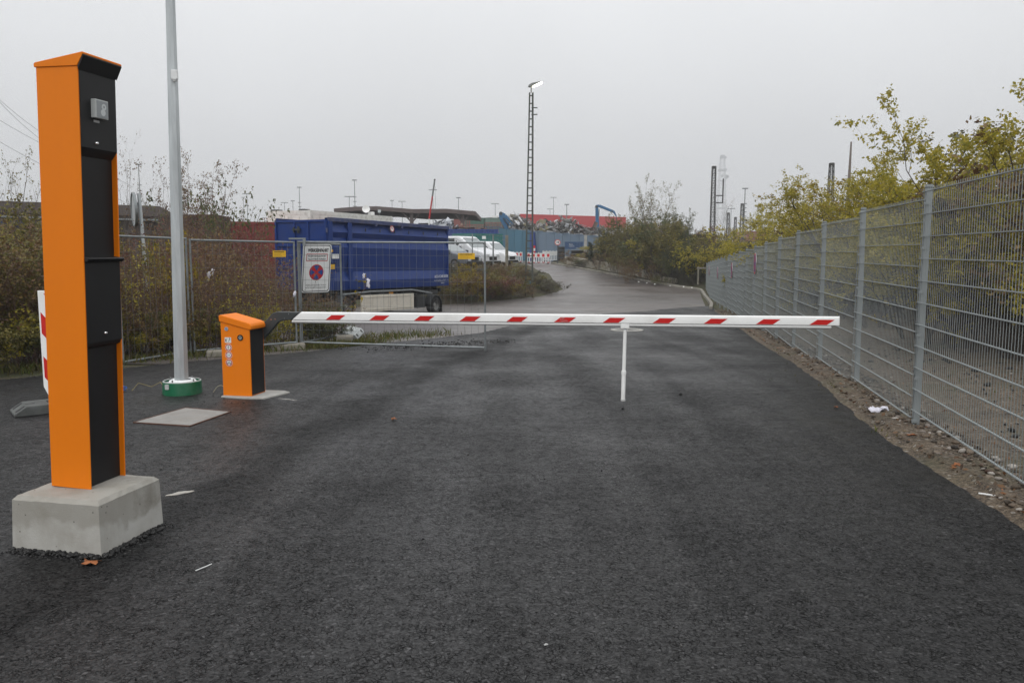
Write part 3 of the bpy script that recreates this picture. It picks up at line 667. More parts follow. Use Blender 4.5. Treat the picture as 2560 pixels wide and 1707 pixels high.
for nm_, u, v, lab, sz, c_ in (('pale_patch', 452, 1237, 'pale spilled mortar patch beside the concrete block', (.16, .06), (.42, .40, .36)), ('mortar_smear', 718, 1001, 'thin pale mortar smear beside the barrier cabinet slab', (.24, .035), (.30, .29, .27))):
    p = G(u, v); g2 = random.Random(u); k = 22
    poly = [((1 + .35 * g2.uniform(-1, 1)) * sz[0] / 2 * math.cos(2 * math.pi * i / k), (1 + .35 * g2.uniform(-1, 1)) * sz[1] / 2 * math.sin(2 * math.pi * i / k)) for i in range(k)]
    a_ = R(35) if u < 500 else R(-28)
    o = MB().prism(poly, (0, 0, 0), (math.cos(a_), math.sin(a_), 0), (-math.sin(a_), math.cos(a_), 0), (0, 0, 1), .003).build(nm_, mat(nm_, c_, .9, var=.3, scale=30, bump=.5, dirt=(.06, .06, .06), dscale=25, damt=.9)); o.location = (p.x, p.y, .0125); tag(o, lab, 'patch')

# ------------------------------------------------------------------ lamp post with green drum base
lb = Vector((-3.845, 9.17, .0)); ltop = P(424, -60, 9.17); lbase = P(454, 955, 9.17)
lp_ = thing('lamp_post', 'tall galvanised lamp post standing in a green drum base', 'lamp post', lb)
rb, rt = .083, .050; m_ = MB(); m_.tube(lbase - (ltop - lbase).normalized() * .06, ltop + (ltop - lbase) * .35, rb, rt * .82, 8)
m_.build('pole', GALV, lp_, world=True)
bx_ = P(437, 186, 9.09); dv = MB().box((-.040, -.018, -.058), (.034, .018, .045), Matrix.Translation(bx_)).build('sensor_box', mat('white_plastic', (.7, .71, .71), .4), lp_, world=True, bevel=.008)
MB().tube(bx_ + Vector((-.002, 0, -.058)), bx_ + Vector((-.002, 0, -.078)), .026, .018, 12).build('sensor_dome', MATS['white_plastic'], dv, world=True)
MB().lathe([(.213, 0), (.217, .002), (.212, .15), (.206, .155), (.200, .15), (.2, .09)], (0, 0, 0), 36).build('green_drum', mat('green_plastic', (.004, .13, .055), .35, var=.1, dirt=(.12, .16, .13), dscale=6, damt=.45), lp_, smooth=True)
MB().lathe([(.205, .128), (.19, .138), (.0, .138)], (0, 0, 0), 36).build('flange', GALV, lp_)
MB().lathe([(.205, .152), (.21, .160), (.202, .166), (.196, .160), (.205, .152)], (0, 0, 0), 36).build('drum_rim', mat('rim_grey', (.45, .46, .45), .5), lp_, smooth=True)
g2 = random.Random(8); m_ = MB(); prof_ = [(.155, .139), (.14, .165), (.115, .178), (.09, .172)]; m_.lathe(prof_, (.01, 0, 0), 30)
for v in m_.v: v.x *= 1 + g2.uniform(-.12, .12); v.y *= 1 + g2.uniform(-.12, .12)
m_.build('foam_collar', mat('white_foam', (.8, .82, .82), .8, var=.05, bump=.4, bscale=40), lp_, smooth=True)
for a in (-105, -20, 70, 160):
    p = Vector((.168 * math.cos(R(a)), .168 * math.sin(R(a)), .138)); MB().tube(p, p + Vector((0, 0, .05)), .009, .009, 8).tube(p, p + Vector((0, 0, .018)), .019, .019, 6).build('anchor_bolt', mat('dull_bolt', (.25, .26, .26), .5, .6), lp_)
MB().prism(rrect(.05, .06, .012), (-.09, -.199, .115), (1, -.3, 0), (0, 0, 1), (-.4, -1, 0), .006).build('drum_clip', MATS['rim_grey'], lp_)
m_ = MB(); g2 = random.Random(2); pts = []
for i in range(70):
    a = i * .9; pts.append(Vector((-4.62 + .05 * math.cos(a) + g2.uniform(-.02, .02), 9.25 + .05 * math.sin(a * 1.3) + g2.uniform(-.02, .02), .02 + .05 * abs(math.sin(i * .37)))))
m_.path(pts, .0035, 5); tag(m_.build('wire_tangle', mat('blue_wire', (.02, .12, .45), .5)), 'tangle of blue wire on asphalt left of the green drum', 'wire')
pts = [Vector((-4.50, 9.3, .012)), Vector((-4.44, 9.35, .10)), Vector((-4.3, 9.38, .05)), Vector((-4.18, 9.36, .11)), Vector((-4.12, 9.3, .06)), Vector((-4.05, 9.25, .02))]
tag(MB().path(pts, .003, 6).build('yellow_wire', mat('yellow_wire', (.32, .26, .10), .6)), 'bent yellow wire on asphalt beside the green drum', 'wire')
pts = [Vector((-3.50 + .02 * i, 9.2, .012 + .085 * math.sin(i / 9 * math.pi))) for i in range(10)]
tag(MB().path(pts, .004, 5).build('bent_wire', mat('pale_wire', (.45, .43, .32), .6)), 'pale wire loop between the green drum and barrier cabinet', 'wire')

# ------------------------------------------------------------------ litter and leaves
def scrap(name, p, L_, W_, rz, mt, lab, cat, seed, n=6, lift=.02, rise=.02):
    g2 = random.Random(seed); V, F = [], []
    for j in range(n):
        for i in range(n):
            a, b = i / (n - 1) - .5, j / (n - 1) - .5; k = 1 + g2.uniform(-.25, .25)
            V.append((a * L_ * k, b * W_ * k, rise * g2.random()))
    for j in range(n - 1):
        for i in range(n - 1): F.append((j * n + i, j * n + i + 1, (j + 1) * n + i + 1, (j + 1) * n + i))
    o = link(name, np_mesh(name, V, F), mt); o.location = (p.x, p.y, p.z + lift); o.rotation_euler = (0, 0, rz)
    so = o.modifiers.new('s', 'SOLIDIFY'); so.thickness = .002
    return tag(o, lab, cat)
pp = G(2190, 1040); scrap('crumpled_paper', pp, .17, .16, .5, mat('paper_white', (.72, .70, .78), .7, var=.06), 'crumpled white paper lying at the asphalt edge by the fence', 'litter', 4, 6, .05, .06)
p = G(2485, 1250); tag(MB().path([p + Vector((-.07, .06, .03)), p + Vector((0, 0, .032)), p + Vector((.06, -.02, .03))], .006, 6).build('white_stick', WHITEP), 'thin white plastic stick at the asphalt edge near fence', 'litter')
LEAFO = mat('dead_leaf', (.30, .10, .03), .7, var=.2, scale=20)
for i, (u, v, k, lab) in enumerate(((227, 1416, .075, 'orange dead leaf in front of the concrete block'), (2090, 1023, .06, 'orange dead leaf on asphalt left of the crumpled paper'), (985, 1053, .07, 'brown dead leaf on asphalt between barrier and column'), (2278, 1103, .07, 'orange leaf on the verge below the nearest fence post'), (2392, 1179, .07, 'red leaf on the verge right of the nearest post'))):
    scrap('dead_leaf', G(u, v), k, k * .6, i, LEAFO, lab, 'leaf', 10 + i, 4, .018 if u < 2100 else .05, .02)['group'] = 'dead leaves on the ground'
p = G(1365, 1620); scrap('white_leaf', p, .016, .010, .6, mat('grey_scrap', (.4, .4, .39), .7), 'tiny white scrap on the near asphalt', 'litter', 30, 4, .014, .008)
p = G(513, 1424); tag(MB().path([p + Vector((-.03, -.05, .017)), p + Vector((0, 0, .017)), p + Vector((.02, .04, .017))], .0025, 5).build('pale_straw', WREF), 'short pale straw on asphalt right of the concrete block', 'litter')
p = G(1702, 990); st_ = MB(); st_.lathe([(0, .03), (.012, .028), (.02, .016), (.021, .003), (0, 0)], (p.x, p.y, .012), 9); tag(st_.build('dark_stone', BLACK), 'single dark stone on asphalt right of the barrier leg', 'stone')
p = G(1557, 1026); tag(MB().lathe([(0, .022), (.014, .02), (.016, 0)], (p.x, p.y, .011), 9).build('ground_bolt', BLACK), 'small black bolt in asphalt below the barrier leg', 'bolt')
# ------------------------------------------------------------------ grey double-rod fence on the right
FD = Vector((.1947, .9809, 0)); FN = Vector((-.9809, .1947, 0)); F0 = Vector((3.729, 7.324, 0))
fence = thing('mesh_fence', 'long grey double rod mesh fence stepping down beside the road', 'fence', F0)
PH = 2.0
def ftop(k): return 2.185 - .071 * max(0, k + 1)
m_ = MB()
for i in range(51):
    x = i * .05; m_.tube((x, 0, -PH - .0), (x, 0, .03), .0026, .0026, 4, caps=False)
wire_me = None; rail_me = None; post_me = None; prox = MB(); prox.bar((-.01, 0, 0), (2.51, 0, 0), .02, .007); frot = math.atan2(FD.y, FD.x)
postm = MB(); postm.box((-.032, -.026, -1.2), (.032, .026, .035)); pcap = MB().box((-.036, -.030, .0352), (.036, .030, .043))
first = {}; g_f = random.Random(12)
def piece(key, mb, name, mt, parent):
    if key not in first:
        o = mb.build(name, mt, parent); first[key] = o.data; return o
    return link(name, first[key], None, parent)
clipm = MB().box((-.05, -.045, -.012), (-.025, .0, .012))
for k in range(-2, 18):
    base = F0 + FD * (2.5 * k); gz = road_z(base.y)
    tp = ftop(k); pnl = piece('wires', m_, 'wire_panel', FENCEG, fence); pnl['kind'] = 'stuff'
    pnl.location = base - F0 + Vector((0, 0, tp)) - FN * .0; pnl.rotation_euler = (R(g_f.uniform(-.25, .25)), R(g_f.uniform(-.12, .12)), frot)
    for r in range(11):
        o = piece('rail', prox, 'rod', FENCEG, pnl); o.location = (0, 0, -r * PH / 10)
    # the post at the near end of this panel
    po = piece('post', postm, 'post', FENCEG, fence); po.location = base - F0 - FN * .045 + Vector((0, 0, max(tp, ftop(k - 1)))); po.rotation_euler = (R(g_f.uniform(-.5, .5)), R(g_f.uniform(-.4, .4)), frot)
    po.scale = (1, 1, (max(tp, ftop(k - 1)) - gz + .1) / 1.2)
    pc = piece('pcap', pcap, 'post_cap', DKGREY, fence); pc.location = po.location; pc.rotation_euler = po.rotation_euler
    if k < 6:
        for r in range(0, 11, 2):
            o = piece('clip', clipm, 'clip', FENCEG, fence); o.location = base - F0 - FN * .0 + Vector((0, 0, tp - .03 - r * PH / 10)); o.rotation_euler = (0, 0, frot); o.location += FD * .0
for i, (u, v, s, lab) in enumerate(((1886, 659, None, 'nearest'), (1829, 676, None, 'second nearest'), (1794, 682, None, 'third'), (1773, 677, None, 'farthest'))):
    Yd = 4420 / (u - 1678); c = P(u, v, Yd); c = F0 + FD * ((c - F0).dot(FD)) + FN * .03; c.z = P(u, v, c.y).z
    sg = thing('no_parking_sign', lab + ' round red and blue sign hung on the grey mesh fence', 'sign', c, group='no parking signs on the fence')
    MB().disc((0, 0, 0), FD, (0, 0, 1), FN, .29, .012, 36).build('plate', GALV, sg)
    MB().ring((0, 0, 0), FD, (0, 0, 1), FN * .1, .225, .285, .135, 36).build('red_ring', REDP, sg)
    MB().disc((0, 0, 0), FD, (0, 0, 1), FN, .226, .0135, 36).build('blue_field', BLUEP, sg)
    m2 = MB()
    for a in (45, 135):
        d_ = FD * math.cos(R(a)) + Vector((0, 0, 1)) * math.sin(R(a)); m2.bar(FN * .0142 - d_ * .23, FN * .0142 + d_ * .23, .055, .0012, FN)
    m2.build('red_cross', REDP, sg)

# ------------------------------------------------------------------ mobile site fence panels
WIREM = mat('thin_zinc_wire', (.20, .215, .22), .5, .5, var=.1)
def site_panel(label, p0, p1, zb, zt, rt_=.019, low=.16, nh=8, low1=None):
    t = thing('site_fence_panel', label, 'fence panel', (p0.x, p0.y, road_z(p0.y)), group='mobile site fence panels')
    a0, b0 = Vector((p0.x, p0.y, zb[0])), Vector((p0.x, p0.y, zt[0])); a1, b1 = Vector((p1.x, p1.y, zb[1])), Vector((p1.x, p1.y, zt[1])); dn = Vector((0, 0, 1))
    MB().tube(a0 - dn * low, b0 + dn * .02, rt_).build('post', GALVD, t, world=True, smooth=True)
    MB().tube(a1 - dn * (low if low1 is None else low1), b1 + dn * .02, rt_).build('post', GALVD, t, world=True, smooth=True)
    MB().tube(b0, b1, rt_ * .92).build('top_rail', GALVD, t, world=True, smooth=True)
    MB().tube(a0, a1, rt_ * .92).build('bottom_rail', GALVD, t, world=True, smooth=True)
    n = max(2, int((p1 - p0).length / .125)); m = MB()
    for i in range(1, n): f = i / n; m.tube(a0.lerp(a1, f), b0.lerp(b1, f), .0022, .0022, 3, False)
    for i in range(1, nh): f = i / nh; m.tube(a0.lerp(b0, f), a1.lerp(b1, f), .0024, .0024, 3, False)
    m.build('wire_mesh', WIREM, t, world=True)['kind'] = 'stuff'
    return t
def at2(u, v, Y): p = P(u, v, Y); return p
fA0, fA1 = at2(308, 905, 12.0), at2(477, 877, 13.5); fB1 = at2(742, 855, 14.75); fC0, fC1 = at2(752, 855, 15.0), at2(1213, 869, 14.4); fD1 = at2(856, 836, 16.9)
site_panel('left mesh fence panel directly behind the tall orange column', fA0, fA1, (fA0.z, fA1.z), (P(303, 590, 12).z, P(490, 597, 13.5).z), low=.1)
site_panel('mesh fence panel behind the lamp post and barrier cabinet', fA1 + Vector((.06, .02, 0)), fB1, (fA1.z, fB1.z), (P(490, 600, 13.5).z, P(742, 606, 14.75).z), low=.08)
site_panel('long mesh fence panel in front of the blue tipper trailer', fC0, fC1, (fC0.z, fC1.z), (P(752, 605, 15).z, P(1213, 607, 14.4).z), low=.08, low1=.17)
site_panel('short mesh fence panel running back behind the no stopping sign', fC0 + Vector((.0, .1, 0)), fD1, (fC0.z - .02, fD1.z), (P(752, 606, 15).z, P(868, 611, 16.9).z), rt_=.022, low=.1)
c = P(745, 596, 14.9); cl = thing('post_coupler', 'grey coupler bridging the two fence posts beside the sign', 'coupler', c)
MB().box((-.17, -.02, -.02), (.14, .02, .01)).box((.09, -.02, -.14), (.14, .02, -.021)).build('bracket', GALVD, cl)
for (u, v, Y, rz, lab, sz) in ((720, 868, 14.7, .35, 'long weathered concrete fence foot left of the sign', (.62, .23, .13)), (540, 888, 13.2, .4, 'small concrete fence foot behind the barrier cabinet', (.30, .22, .12)), (862, 852, 16.0, .2, 'concrete fence foot in grass below the plastic base', (.34, .3, .2))):
    p = P(u, v, Y); p.z = road_z(Y)
    ft_ = thing('ballast_block', lab, 'ballast block', p, rz, 'concrete fence feet'); w_, d_, h_ = sz
    MB().box((-w_/2, -d_/2, 0), (w_/2, d_/2, h_)).build('foot', CONC2, ft_, bevel=.03)
    MB().box((-w_/2 - .004, -.03, .04), (-w_/2 + .02, .03, h_ - .03)).build('grip_hole', BLACK, ft_)
# yellow plates on the panels
for (u, v, Y, w_, h_, rz, lab) in ((699.5, 634.5, 14.5, .235, .115, .7, 'yellow printed plate on the fence panel left of the sign'), (1166.3, 640.5, 14.42, .31, .108, -.17, 'yellow printed plate on the fence panel below the parked cars')):
    p = P(u, v, Y) + Vector((0, -.03, 0)); pl_ = thing('fence_plate', lab, 'plate', p, rz if rz < 0 else .55, 'yellow plates on the site fence')
    MB().prism(rrect(w_, h_, .004), (0, 0, 0), (1, 0, 0), (0, 0, 1), (0, -1, 0), .003).build('plate', YELP, pl_)
    lettering('DENWAGESTELLEN', h_ * .22, (-.02 * w_, -.0032, h_ * .29), (1, 0, 0), (0, 0, 1), (0, -1, 0), INK, pl_, width=w_ * .76, bold=.001)
    for k, ww in ((-.02, .55), (-.2, .5), (-.36, .62)):
        MB().box((-w_ * .4, -.0045, h_ * k), (-w_ * .4 + w_ * ww, -.0035, h_ * k + .004)).build('small_print', mat('brown_print', (.22, .12, .01), .6), pl_)
    MB().box((-.0, 0, -h_ * .3), (.012, .05, -h_ * .2)).build('strap', DKGREY, pl_)

# ------------------------------------------------------------------ no stopping sign
sgc = P(791, 671, 15.35); sU = Vector((math.cos(R(42)), math.sin(R(42)), 0)); sW = Vector((.083, -.02, 1)).normalized(); sN = sU.cross(sW).normalized(); sN = -sN if sN.y > 0 else sN
sign = thing('no_stopping_sign', 'white WERKSEINFAHRT no stopping sign hanging tilted behind the mesh fence', 'sign', sgc)
sw_, sh_ = .60, .925
def sp(a, b, n=0): return sgc + sU * a + sW * b + sN * n
def splate(name, poly, lift, t, m, par): return MB().prism(poly, sp(0, 0, lift), sU, sW, sN, t).build(name, m, par, world=True)
plate = splate('plate', rrect(sw_, sh_, .05), 0, .006, WREF, sign)
def frame_poly(w_, h_, r, t):
    a, b = rrect(w_, h_, r), rrect(w_ - 2 * t, h_ - 2 * t, r - t / 2); n = len(a); m = MB()
    vs = [sp(x, y, .0065) for x, y in a] + [sp(x, y, .0065) for x, y in b]; m.add(vs, [(i, (i + 1) % n, n + (i + 1) % n, n + i) for i in range(n)]); return m
frame_poly(sw_ - .035, sh_ - .035, .045, .014).build('border', INK, sign, world=True)
def slet(txt, size, a, b, wd, m, bold=.0): return lettering(txt, size, sp(a, b), sU, sW, sN, m, sign, world=True, width=wd, bold=bold, lift=.0075)
slet('WERKSEINFAHRT', .085, .02, sh_ * .37, .44, INK, .004)
m_ = MB(); a, b = rrect(.45, .145, .012), rrect(.425, .12, .006); n = len(a)
m_.add([sp(x, y + sh_ * .225, .0068) for x, y in a] + [sp(x, y + sh_ * .225, .0068) for x, y in b], [(i, (i + 1) % n, n + (i + 1) % n, n + i) for i in range(n)]).build('red_frame', REDP, sign, world=True)
slet('FEUERWEHRZUFAHRT', .05, 0, sh_ * .225 + .026, .39, INK, .001); slet('Tag und Nacht freihalten!', .042, 0, sh_ * .225 - .03, .38, INK, .001)
dc = MB().disc(sp(0, -.075, .0065), sU, sW, sN, .152, .0008, 40).build('red_disc', REDP, sign, world=True)
for k in range(4):
    a0 = R(k * 90 - 32); poly = [(.0, 0)] + [(.108 * math.cos(a0 + R(64) * i / 8), .108 * math.sin(a0 + R(64) * i / 8)) for i in range(9)]
    cxy = (.026 * math.cos(R(k * 90)), .026 * math.sin(R(k * 90)))
    MB().prism([(x + cxy[0], y + cxy[1]) for x, y in poly], sp(0, -.075, .0078), sU, sW, sN, .0006).build('blue_field', BLUEP, sign, world=True)
slet('Widerrechtlich abgestellte Fahrzeuge', .038, 0, -sh_ * .345, .44, INK); slet('werden kostenpflichtig abgeschleppt', .038, 0, -sh_ * .395, .44, INK)
MB().bar(sp(-.1, .1, -.01), sp(.42, .085, -.02), .012, .02).bar(sp(.30, .1, -.02), sp(.27, -.5, -.02), .015, .02).build('back_bracket', BLACK, sign, world=True)

# ------------------------------------------------------------------ traffic beacon bases
def beacon_base(label, loc, rz, lightc, tilt=(0, 0)):
    t = thing('beacon_base', label, 'plastic base', loc, (tilt[0], tilt[1], rz), 'recycled plastic sign bases')
    MB().prism([(-.40, 0), (.40, 0), (.40, .035), (.27, .12), (-.27, .12), (-.40, .035)], (0, -.2, 0), (1, 0, 0), (0, 0, 1), (0, 1, 0), .4).build('body', lightc, t, bevel=.012)
    for s in (-1, 1):
        for y in (-.15, .09): MB().add([(s*.375, y, .056), (s*.375, y + .05, .056), (s*.285, y + .05, .1148), (s*.285, y, .1148), (s*.375, y, .04), (s*.375, y + .05, .04), (s*.285, y + .05, .1), (s*.285, y, .1)], [(0,1,2,3),(7,6,5,4),(0,4,5,1),(1,5,6,2),(2,6,7,3),(3,7,4,0)]).build('grip_slot', BLACK, t)
        MB().box((s * .22 - .05, -.045, .1205), (s * .22 + .05, .045, .126)).build('raised_pad', lightc, t, bevel=.004)
    MB().box((-.04, -.04, .121), (.04, .04, .128)).build('socket', BLACK, t)
    return t
PLG = mat('grey_recycled_plastic', (.075, .08, .076), .62, var=.25, scale=7, bump=.3, dirt=(.16, .17, .165), dscale=4, damt=.5)
PLW = mat('pale_dusty_plastic', (.42, .44, .44), .6, var=.25, scale=7, bump=.3, dirt=(.2, .21, .2), dscale=4, damt=.6)
bb = G(128, 1030)
beacon_base('dark grey plastic base on asphalt behind the orange column', (bb.x, bb.y, .012), R(38), PLG).scale = (.86, .86, .86)
p = P(880, 832, 16.4); beacon_base('pale plastic base leaning on a concrete foot behind the barrier', (p.x, p.y, p.z - .03), R(-14), PLW, (R(22), R(9))).scale = (.52, .8, .8)
bp = bb + Vector((.0, .06, .11)); bea = thing('traffic_beacon', 'red and white striped beacon half hidden by the orange column', 'beacon', bp, R(-9))
W2 = .25; zb0, zt0 = .14, 1.14
MB().prism([(-.05, .0), (.05, .0), (W2/2, zb0), (W2/2, zt0), (-W2/2, zt0), (-W2/2, zb0)], (0, .02, 0), (1, 0, 0), (0, 0, 1), (0, 1, 0), .035).build('blade', WHITEP, bea, bevel=.004)
for k in range(4):
    z = zb0 - .10 + k * .46; x0, x1 = -W2/2 + .022, W2/2 - .022
    poly = [(x0, z + .42), (x0, z + .20), (x1, z - .02), (x1, z + .20)]
    def clipz(pl):                      # keep the stripe on the blade
        out_ = []; lo, hi = zb0 + .02, zt0 - .03
        for lim, sgn in ((lo, 1), (hi, -1)):
            src = pl if lim == lo else out_; res = []
            for i in range(len(src)):
                a, b = src[i], src[(i + 1) % len(src)]; ia, ib = (a[1] - lim) * sgn >= 0, (b[1] - lim) * sgn >= 0
                if ia: res.append(a)
                if ia != ib: f = (lim - a[1]) / (b[1] - a[1]); res.append((a[0] + (b[0] - a[0]) * f, lim))
            out_ = res
            if len(out_) < 3: return None
        return out_
    pc_ = clipz(poly)
    if pc_: MB().prism(pc_, (0, .018, 0), (1, 0, 0), (0, 0, 1), (0, 1, 0), .0012).build('red_stripe', REDR, bea)
for z in (.05, .09): MB().box((-.022, .0175, z), (.022, .019, z + .022)).build('test_mark', mat('grey_print', (.25, .25, .25), .6), bea)

# ------------------------------------------------------------------ vegetation
def tubes_np(segs, n=3):
    if not segs: return np.zeros((0, 3)), np.zeros((0, 4), int)
    S = np.array([(*p, *q, a, b) for p, q, a, b in segs]); Pp, Q, ra, rb = S[:, :3], S[:, 3:6], S[:, 6], S[:, 7]
    d = Q - Pp; d /= np.maximum(np.linalg.norm(d, axis=1, keepdims=True), 1e-9)
    h = np.where(np.abs(d[:, 2:3]) < .9, np.array([[0, 0, 1.]]), np.array([[1., 0, 0]])); a = np.cross(d, h); a /= np.linalg.norm(a, axis=1, keepdims=True); b = np.cross(d, a)
    V = []
    for c, r in ((Pp, ra), (Q, rb)):
        for i in range(n):
            t = 2 * math.pi * i / n; V.append(c + (a * math.cos(t) + b * math.sin(t)) * r[:, None])
    V = np.stack(V, 1); m = len(segs); off = (np.arange(m) * 2 * n)[:, None]
    F = np.concatenate([off + np.array([[i, (i + 1) % n, n + (i + 1) % n, n + i]]) for i in range(n if n > 2 else 1)])
    return V.reshape(-1, 3), F
def leaves_np(pos, size, g, asp=.55, upb=.5):
    n = len(pos)
    if n == 0: return np.zeros((0, 3)), np.zeros((0, 4), int)
    pos = np.array(pos); nrm = g.normal(size=(n, 3)); nrm[:, 2] += upb; nrm /= np.linalg.norm(nrm, axis=1, keepdims=True)
    t = g.normal(size=(n, 3)); t[:, 2] -= .5; t -= nrm * (t * nrm).sum(1, keepdims=True); t /= np.maximum(np.linalg.norm(t, axis=1, keepdims=True), 1e-9); b = np.cross(nrm, t)
    s = (size * g.uniform(.6, 1.35, n))[:, None]
    V = np.stack([pos, pos + t * s * .5 + b * s * asp * .5 + nrm * s * .06, pos + t * s, pos + t * s * .5 - b * s * asp * .5 + nrm * s * .06], 1).reshape(-1, 3)
    return V, np.arange(n * 4).reshape(-1, 4)
def grow(seed, height=2.5, stems=8, spread=.5, fan=.35, levels=3, kids=(5, 5), r0=.02, leaf=.05, perleaf=3, bare=0., up=.25, jitter=.22, kidlen=.55, kidang=(28, 60), start=.2, leaf_from=.2, top_leaves=0., asp=.55):
    g = np.random.default_rng(seed); segs = []; lp = []
    def unit(v): return v / max(1e-9, np.linalg.norm(v))
    def branch(p, d, Ln, r, lev):
        n = 5 if lev == 0 else (4 if lev == 1 else 3); pts = [p]
        for i in range(n):
            d = unit(d + g.normal(size=3) * jitter * (.6 if lev == 0 else 1) + np.array([0, 0, up * .3]))
            q = pts[-1] + d * Ln / n; ra, rb = r * (1 - .75 * i / n), r * (1 - .75 * (i + 1) / n); segs.append((pts[-1], q, ra, rb)); pts.append(q)
        last = lev == levels - 1
        if lev < levels - 1:
            for k in range(kids[min(lev, len(kids) - 1)]):
                t = start + (1 - start) * g.random() ** .8; f = t * n; i = min(n - 1, int(f)); q = pts[i] + (pts[i + 1] - pts[i]) * (f - i)
                ang = R(g.uniform(*kidang)); ax = unit(np.cross(d, g.normal(size=3))); nd = unit(d * math.cos(ang) + ax * math.sin(ang) + np.array([0, 0, up * .5]))
                branch(q, nd, Ln * kidlen * g.uniform(.6, 1.15) * (1.15 - .45 * t), r * .55 * (1 - .5 * t), lev + 1)
        if last or lev == levels - 2:
            cnt = perleaf if last else max(1, perleaf // 2)
            for _ in range(cnt * n):
                t = leaf_from + (1 - leaf_from) * g.random(); f = t * n; i = min(n - 1, int(f)); q = pts[i] + (pts[i + 1] - pts[i]) * (f - i)
                if g.random() < bare and q[2] < height * (1 - top_leaves if top_leaves else 2): continue
                lp.append(q + g.normal(size=3) * leaf * .45)
    for s in range(stems):
        a = g.uniform(0, 2 * math.pi); rr = spread * math.sqrt(g.random()); p = np.array([rr * math.cos(a), rr * math.sin(a), -.05])
        d = unit(np.array([math.cos(a) * fan * g.uniform(.2, 1.3), math.sin(a) * fan * g.uniform(.2, 1.3), 1])); Ln = height * g.uniform(.65, 1.0)
        branch(p, d, Ln, r0 * g.uniform(.6, 1), 0)
    thin = [s for s in segs if s[2] < .0042]; thick_ = [s for s in segs if s[2] >= .0042]; a_, b_ = tubes_np(thick_, 3), tubes_np(thin, 2)
    W_ = (np.concatenate([a_[0], b_[0]]), np.concatenate([a_[1], b_[1][:len(thin)] + len(a_[0])])); Lf = leaves_np(lp, leaf, g, asp)
    return W_, Lf
BARK = mat('dark_bark', (.075, .06, .05), .9, var=.25, scale=12); BARKR = mat('reddish_twigs', (.125, .075, .062), .9, var=.25, scale=10); BARKG = mat('grey_twigs', (.13, .11, .09), .9, var=.25, scale=10)
LF = {
 'olive': leafmat('olive_leaves', [(.09, .09, .024), (.15, .135, .034), (.21, .175, .044), (.11, .10, .036), (.24, .18, .055)]),
 'yellow': leafmat('yellow_green_leaves', [(.32, .28, .035), (.46, .37, .045), (.22, .225, .034), (.55, .43, .07), (.34, .30, .05), (.18, .18, .03)], .5),
 'gold': leafmat('golden_leaves', [(.34, .24, .012), (.22, .18, .015), (.10, .09, .02), (.42, .30, .03), (.16, .10, .03)], .35),
 'brown': leafmat('brown_leaves', [(.11, .065, .036), (.16, .09, .045), (.09, .062, .048), (.18, .12, .045), (.24, .16, .055), (.12, .08, .07)]),
 'red': leafmat('reddish_brown_leaves', [(.19, .06, .045), (.15, .07, .055), (.10, .055, .05), (.22, .085, .05), (.15, .11, .07)]),
 'dark': leafmat('dark_evergreen_leaves', [(.010, .022, .012), (.018, .035, .016), (.03, .045, .02), (.012, .02, .014)], .15),
 'green': leafmat('mid_green_leaves', [(.05, .065, .025), (.085, .10, .032), (.13, .13, .045), (.07, .08, .035), (.17, .145, .055)]),
 'bramble': leafmat('bramble_leaves', [(.035, .045, .024), (.07, .075, .042), (.12, .11, .075), (.08, .055, .045), (.16, .145, .11)]),
 'grass': leafmat('weedy_grass', [(.05, .075, .012), (.09, .11, .02), (.13, .13, .03), (.16, .13, .05), (.07, .06, .03)], .3),
}
PROTO = {
 'thicket': [grow(100 + i, 2.4, 20, .8, .22, 3, (6, 3), .008, .055, 2, .62, up=.5, kidlen=.42, kidang=(15, 45)) for i in range(3)],
 'hedge': [grow(120 + i, 2.6, 12, .7, .5, 3, (8, 6), .016, .072, 3, 0, up=.2, kidlen=.5) for i in range(3)],
 'scrub': [grow(130 + i, 2.6, 9, .7, .5, 3, (7, 5), .018, .12, 3, .1, up=.2, kidlen=.5, asp=.5) for i in range(3)],
 'crown': [grow(135 + i, 4.6, 5, .6, .6, 4, (6, 5, 4), .05, .08, 3, .05, up=.2, kidlen=.56, start=.12, kidang=(25, 65), jitter=.26, asp=.6) for i in range(2)],
 'bare': [grow(140 + i, 3.6, 4, .25, .32, 4, (6, 5, 4), .03, .045, 1, .93, up=.4, kidlen=.55, top_leaves=.07) for i in range(2)],
 'rust': [grow(160, 3.2, 5, .3, .45, 4, (8, 6, 5), .035, .042, 3, .45, up=.35, kidlen=.52)],
 'lean': [grow(165, 3.0, 5, .3, .8, 4, (5, 4, 3), .03, .085, 2, .55, up=.15, kidlen=.55)],
 'big': [grow(180 + i, 4.5, 10, .9, .55, 4, (8, 6, 4), .045, .09, 3, .06, up=.22, kidlen=.5) for i in range(2)],
 'spread': [grow(200 + i, 4.6, 4, .4, .55, 4, (7, 6, 5), .05, .058, 8, .03, up=.2, kidlen=.56, start=.12, kidang=(25, 65), jitter=.26, asp=.6) for i in range(3)],
 'low': [grow(220 + i, 1.5, 14, .8, .75, 3, (7, 5), .010, .05, 4, .05, up=.1, kidlen=.5) for i in range(2)],
 'conifer': [grow(230, 2.6, 7, .5, .4, 3, (14, 10), .03, .06, 7, 0, up=.35, kidlen=.4, kidang=(20, 50))],
}
MESH = {}
PHs = {k: float(np.mean([np.percentile(np.concatenate([w_[0][:, 2], l_[0][:, 2]]), 99.3) for w_, l_ in v])) for k, v in PROTO.items()}     # true heights
def proto_mesh(kind, i):
    if (kind, i) not in MESH:
        (wv, wf), (lv, lf) = PROTO[kind][i]; MESH[(kind, i)] = (np_mesh(kind + '_stems', wv, wf), np_mesh(kind + '_leaves', lv, lf))
    return MESH[(kind, i)]
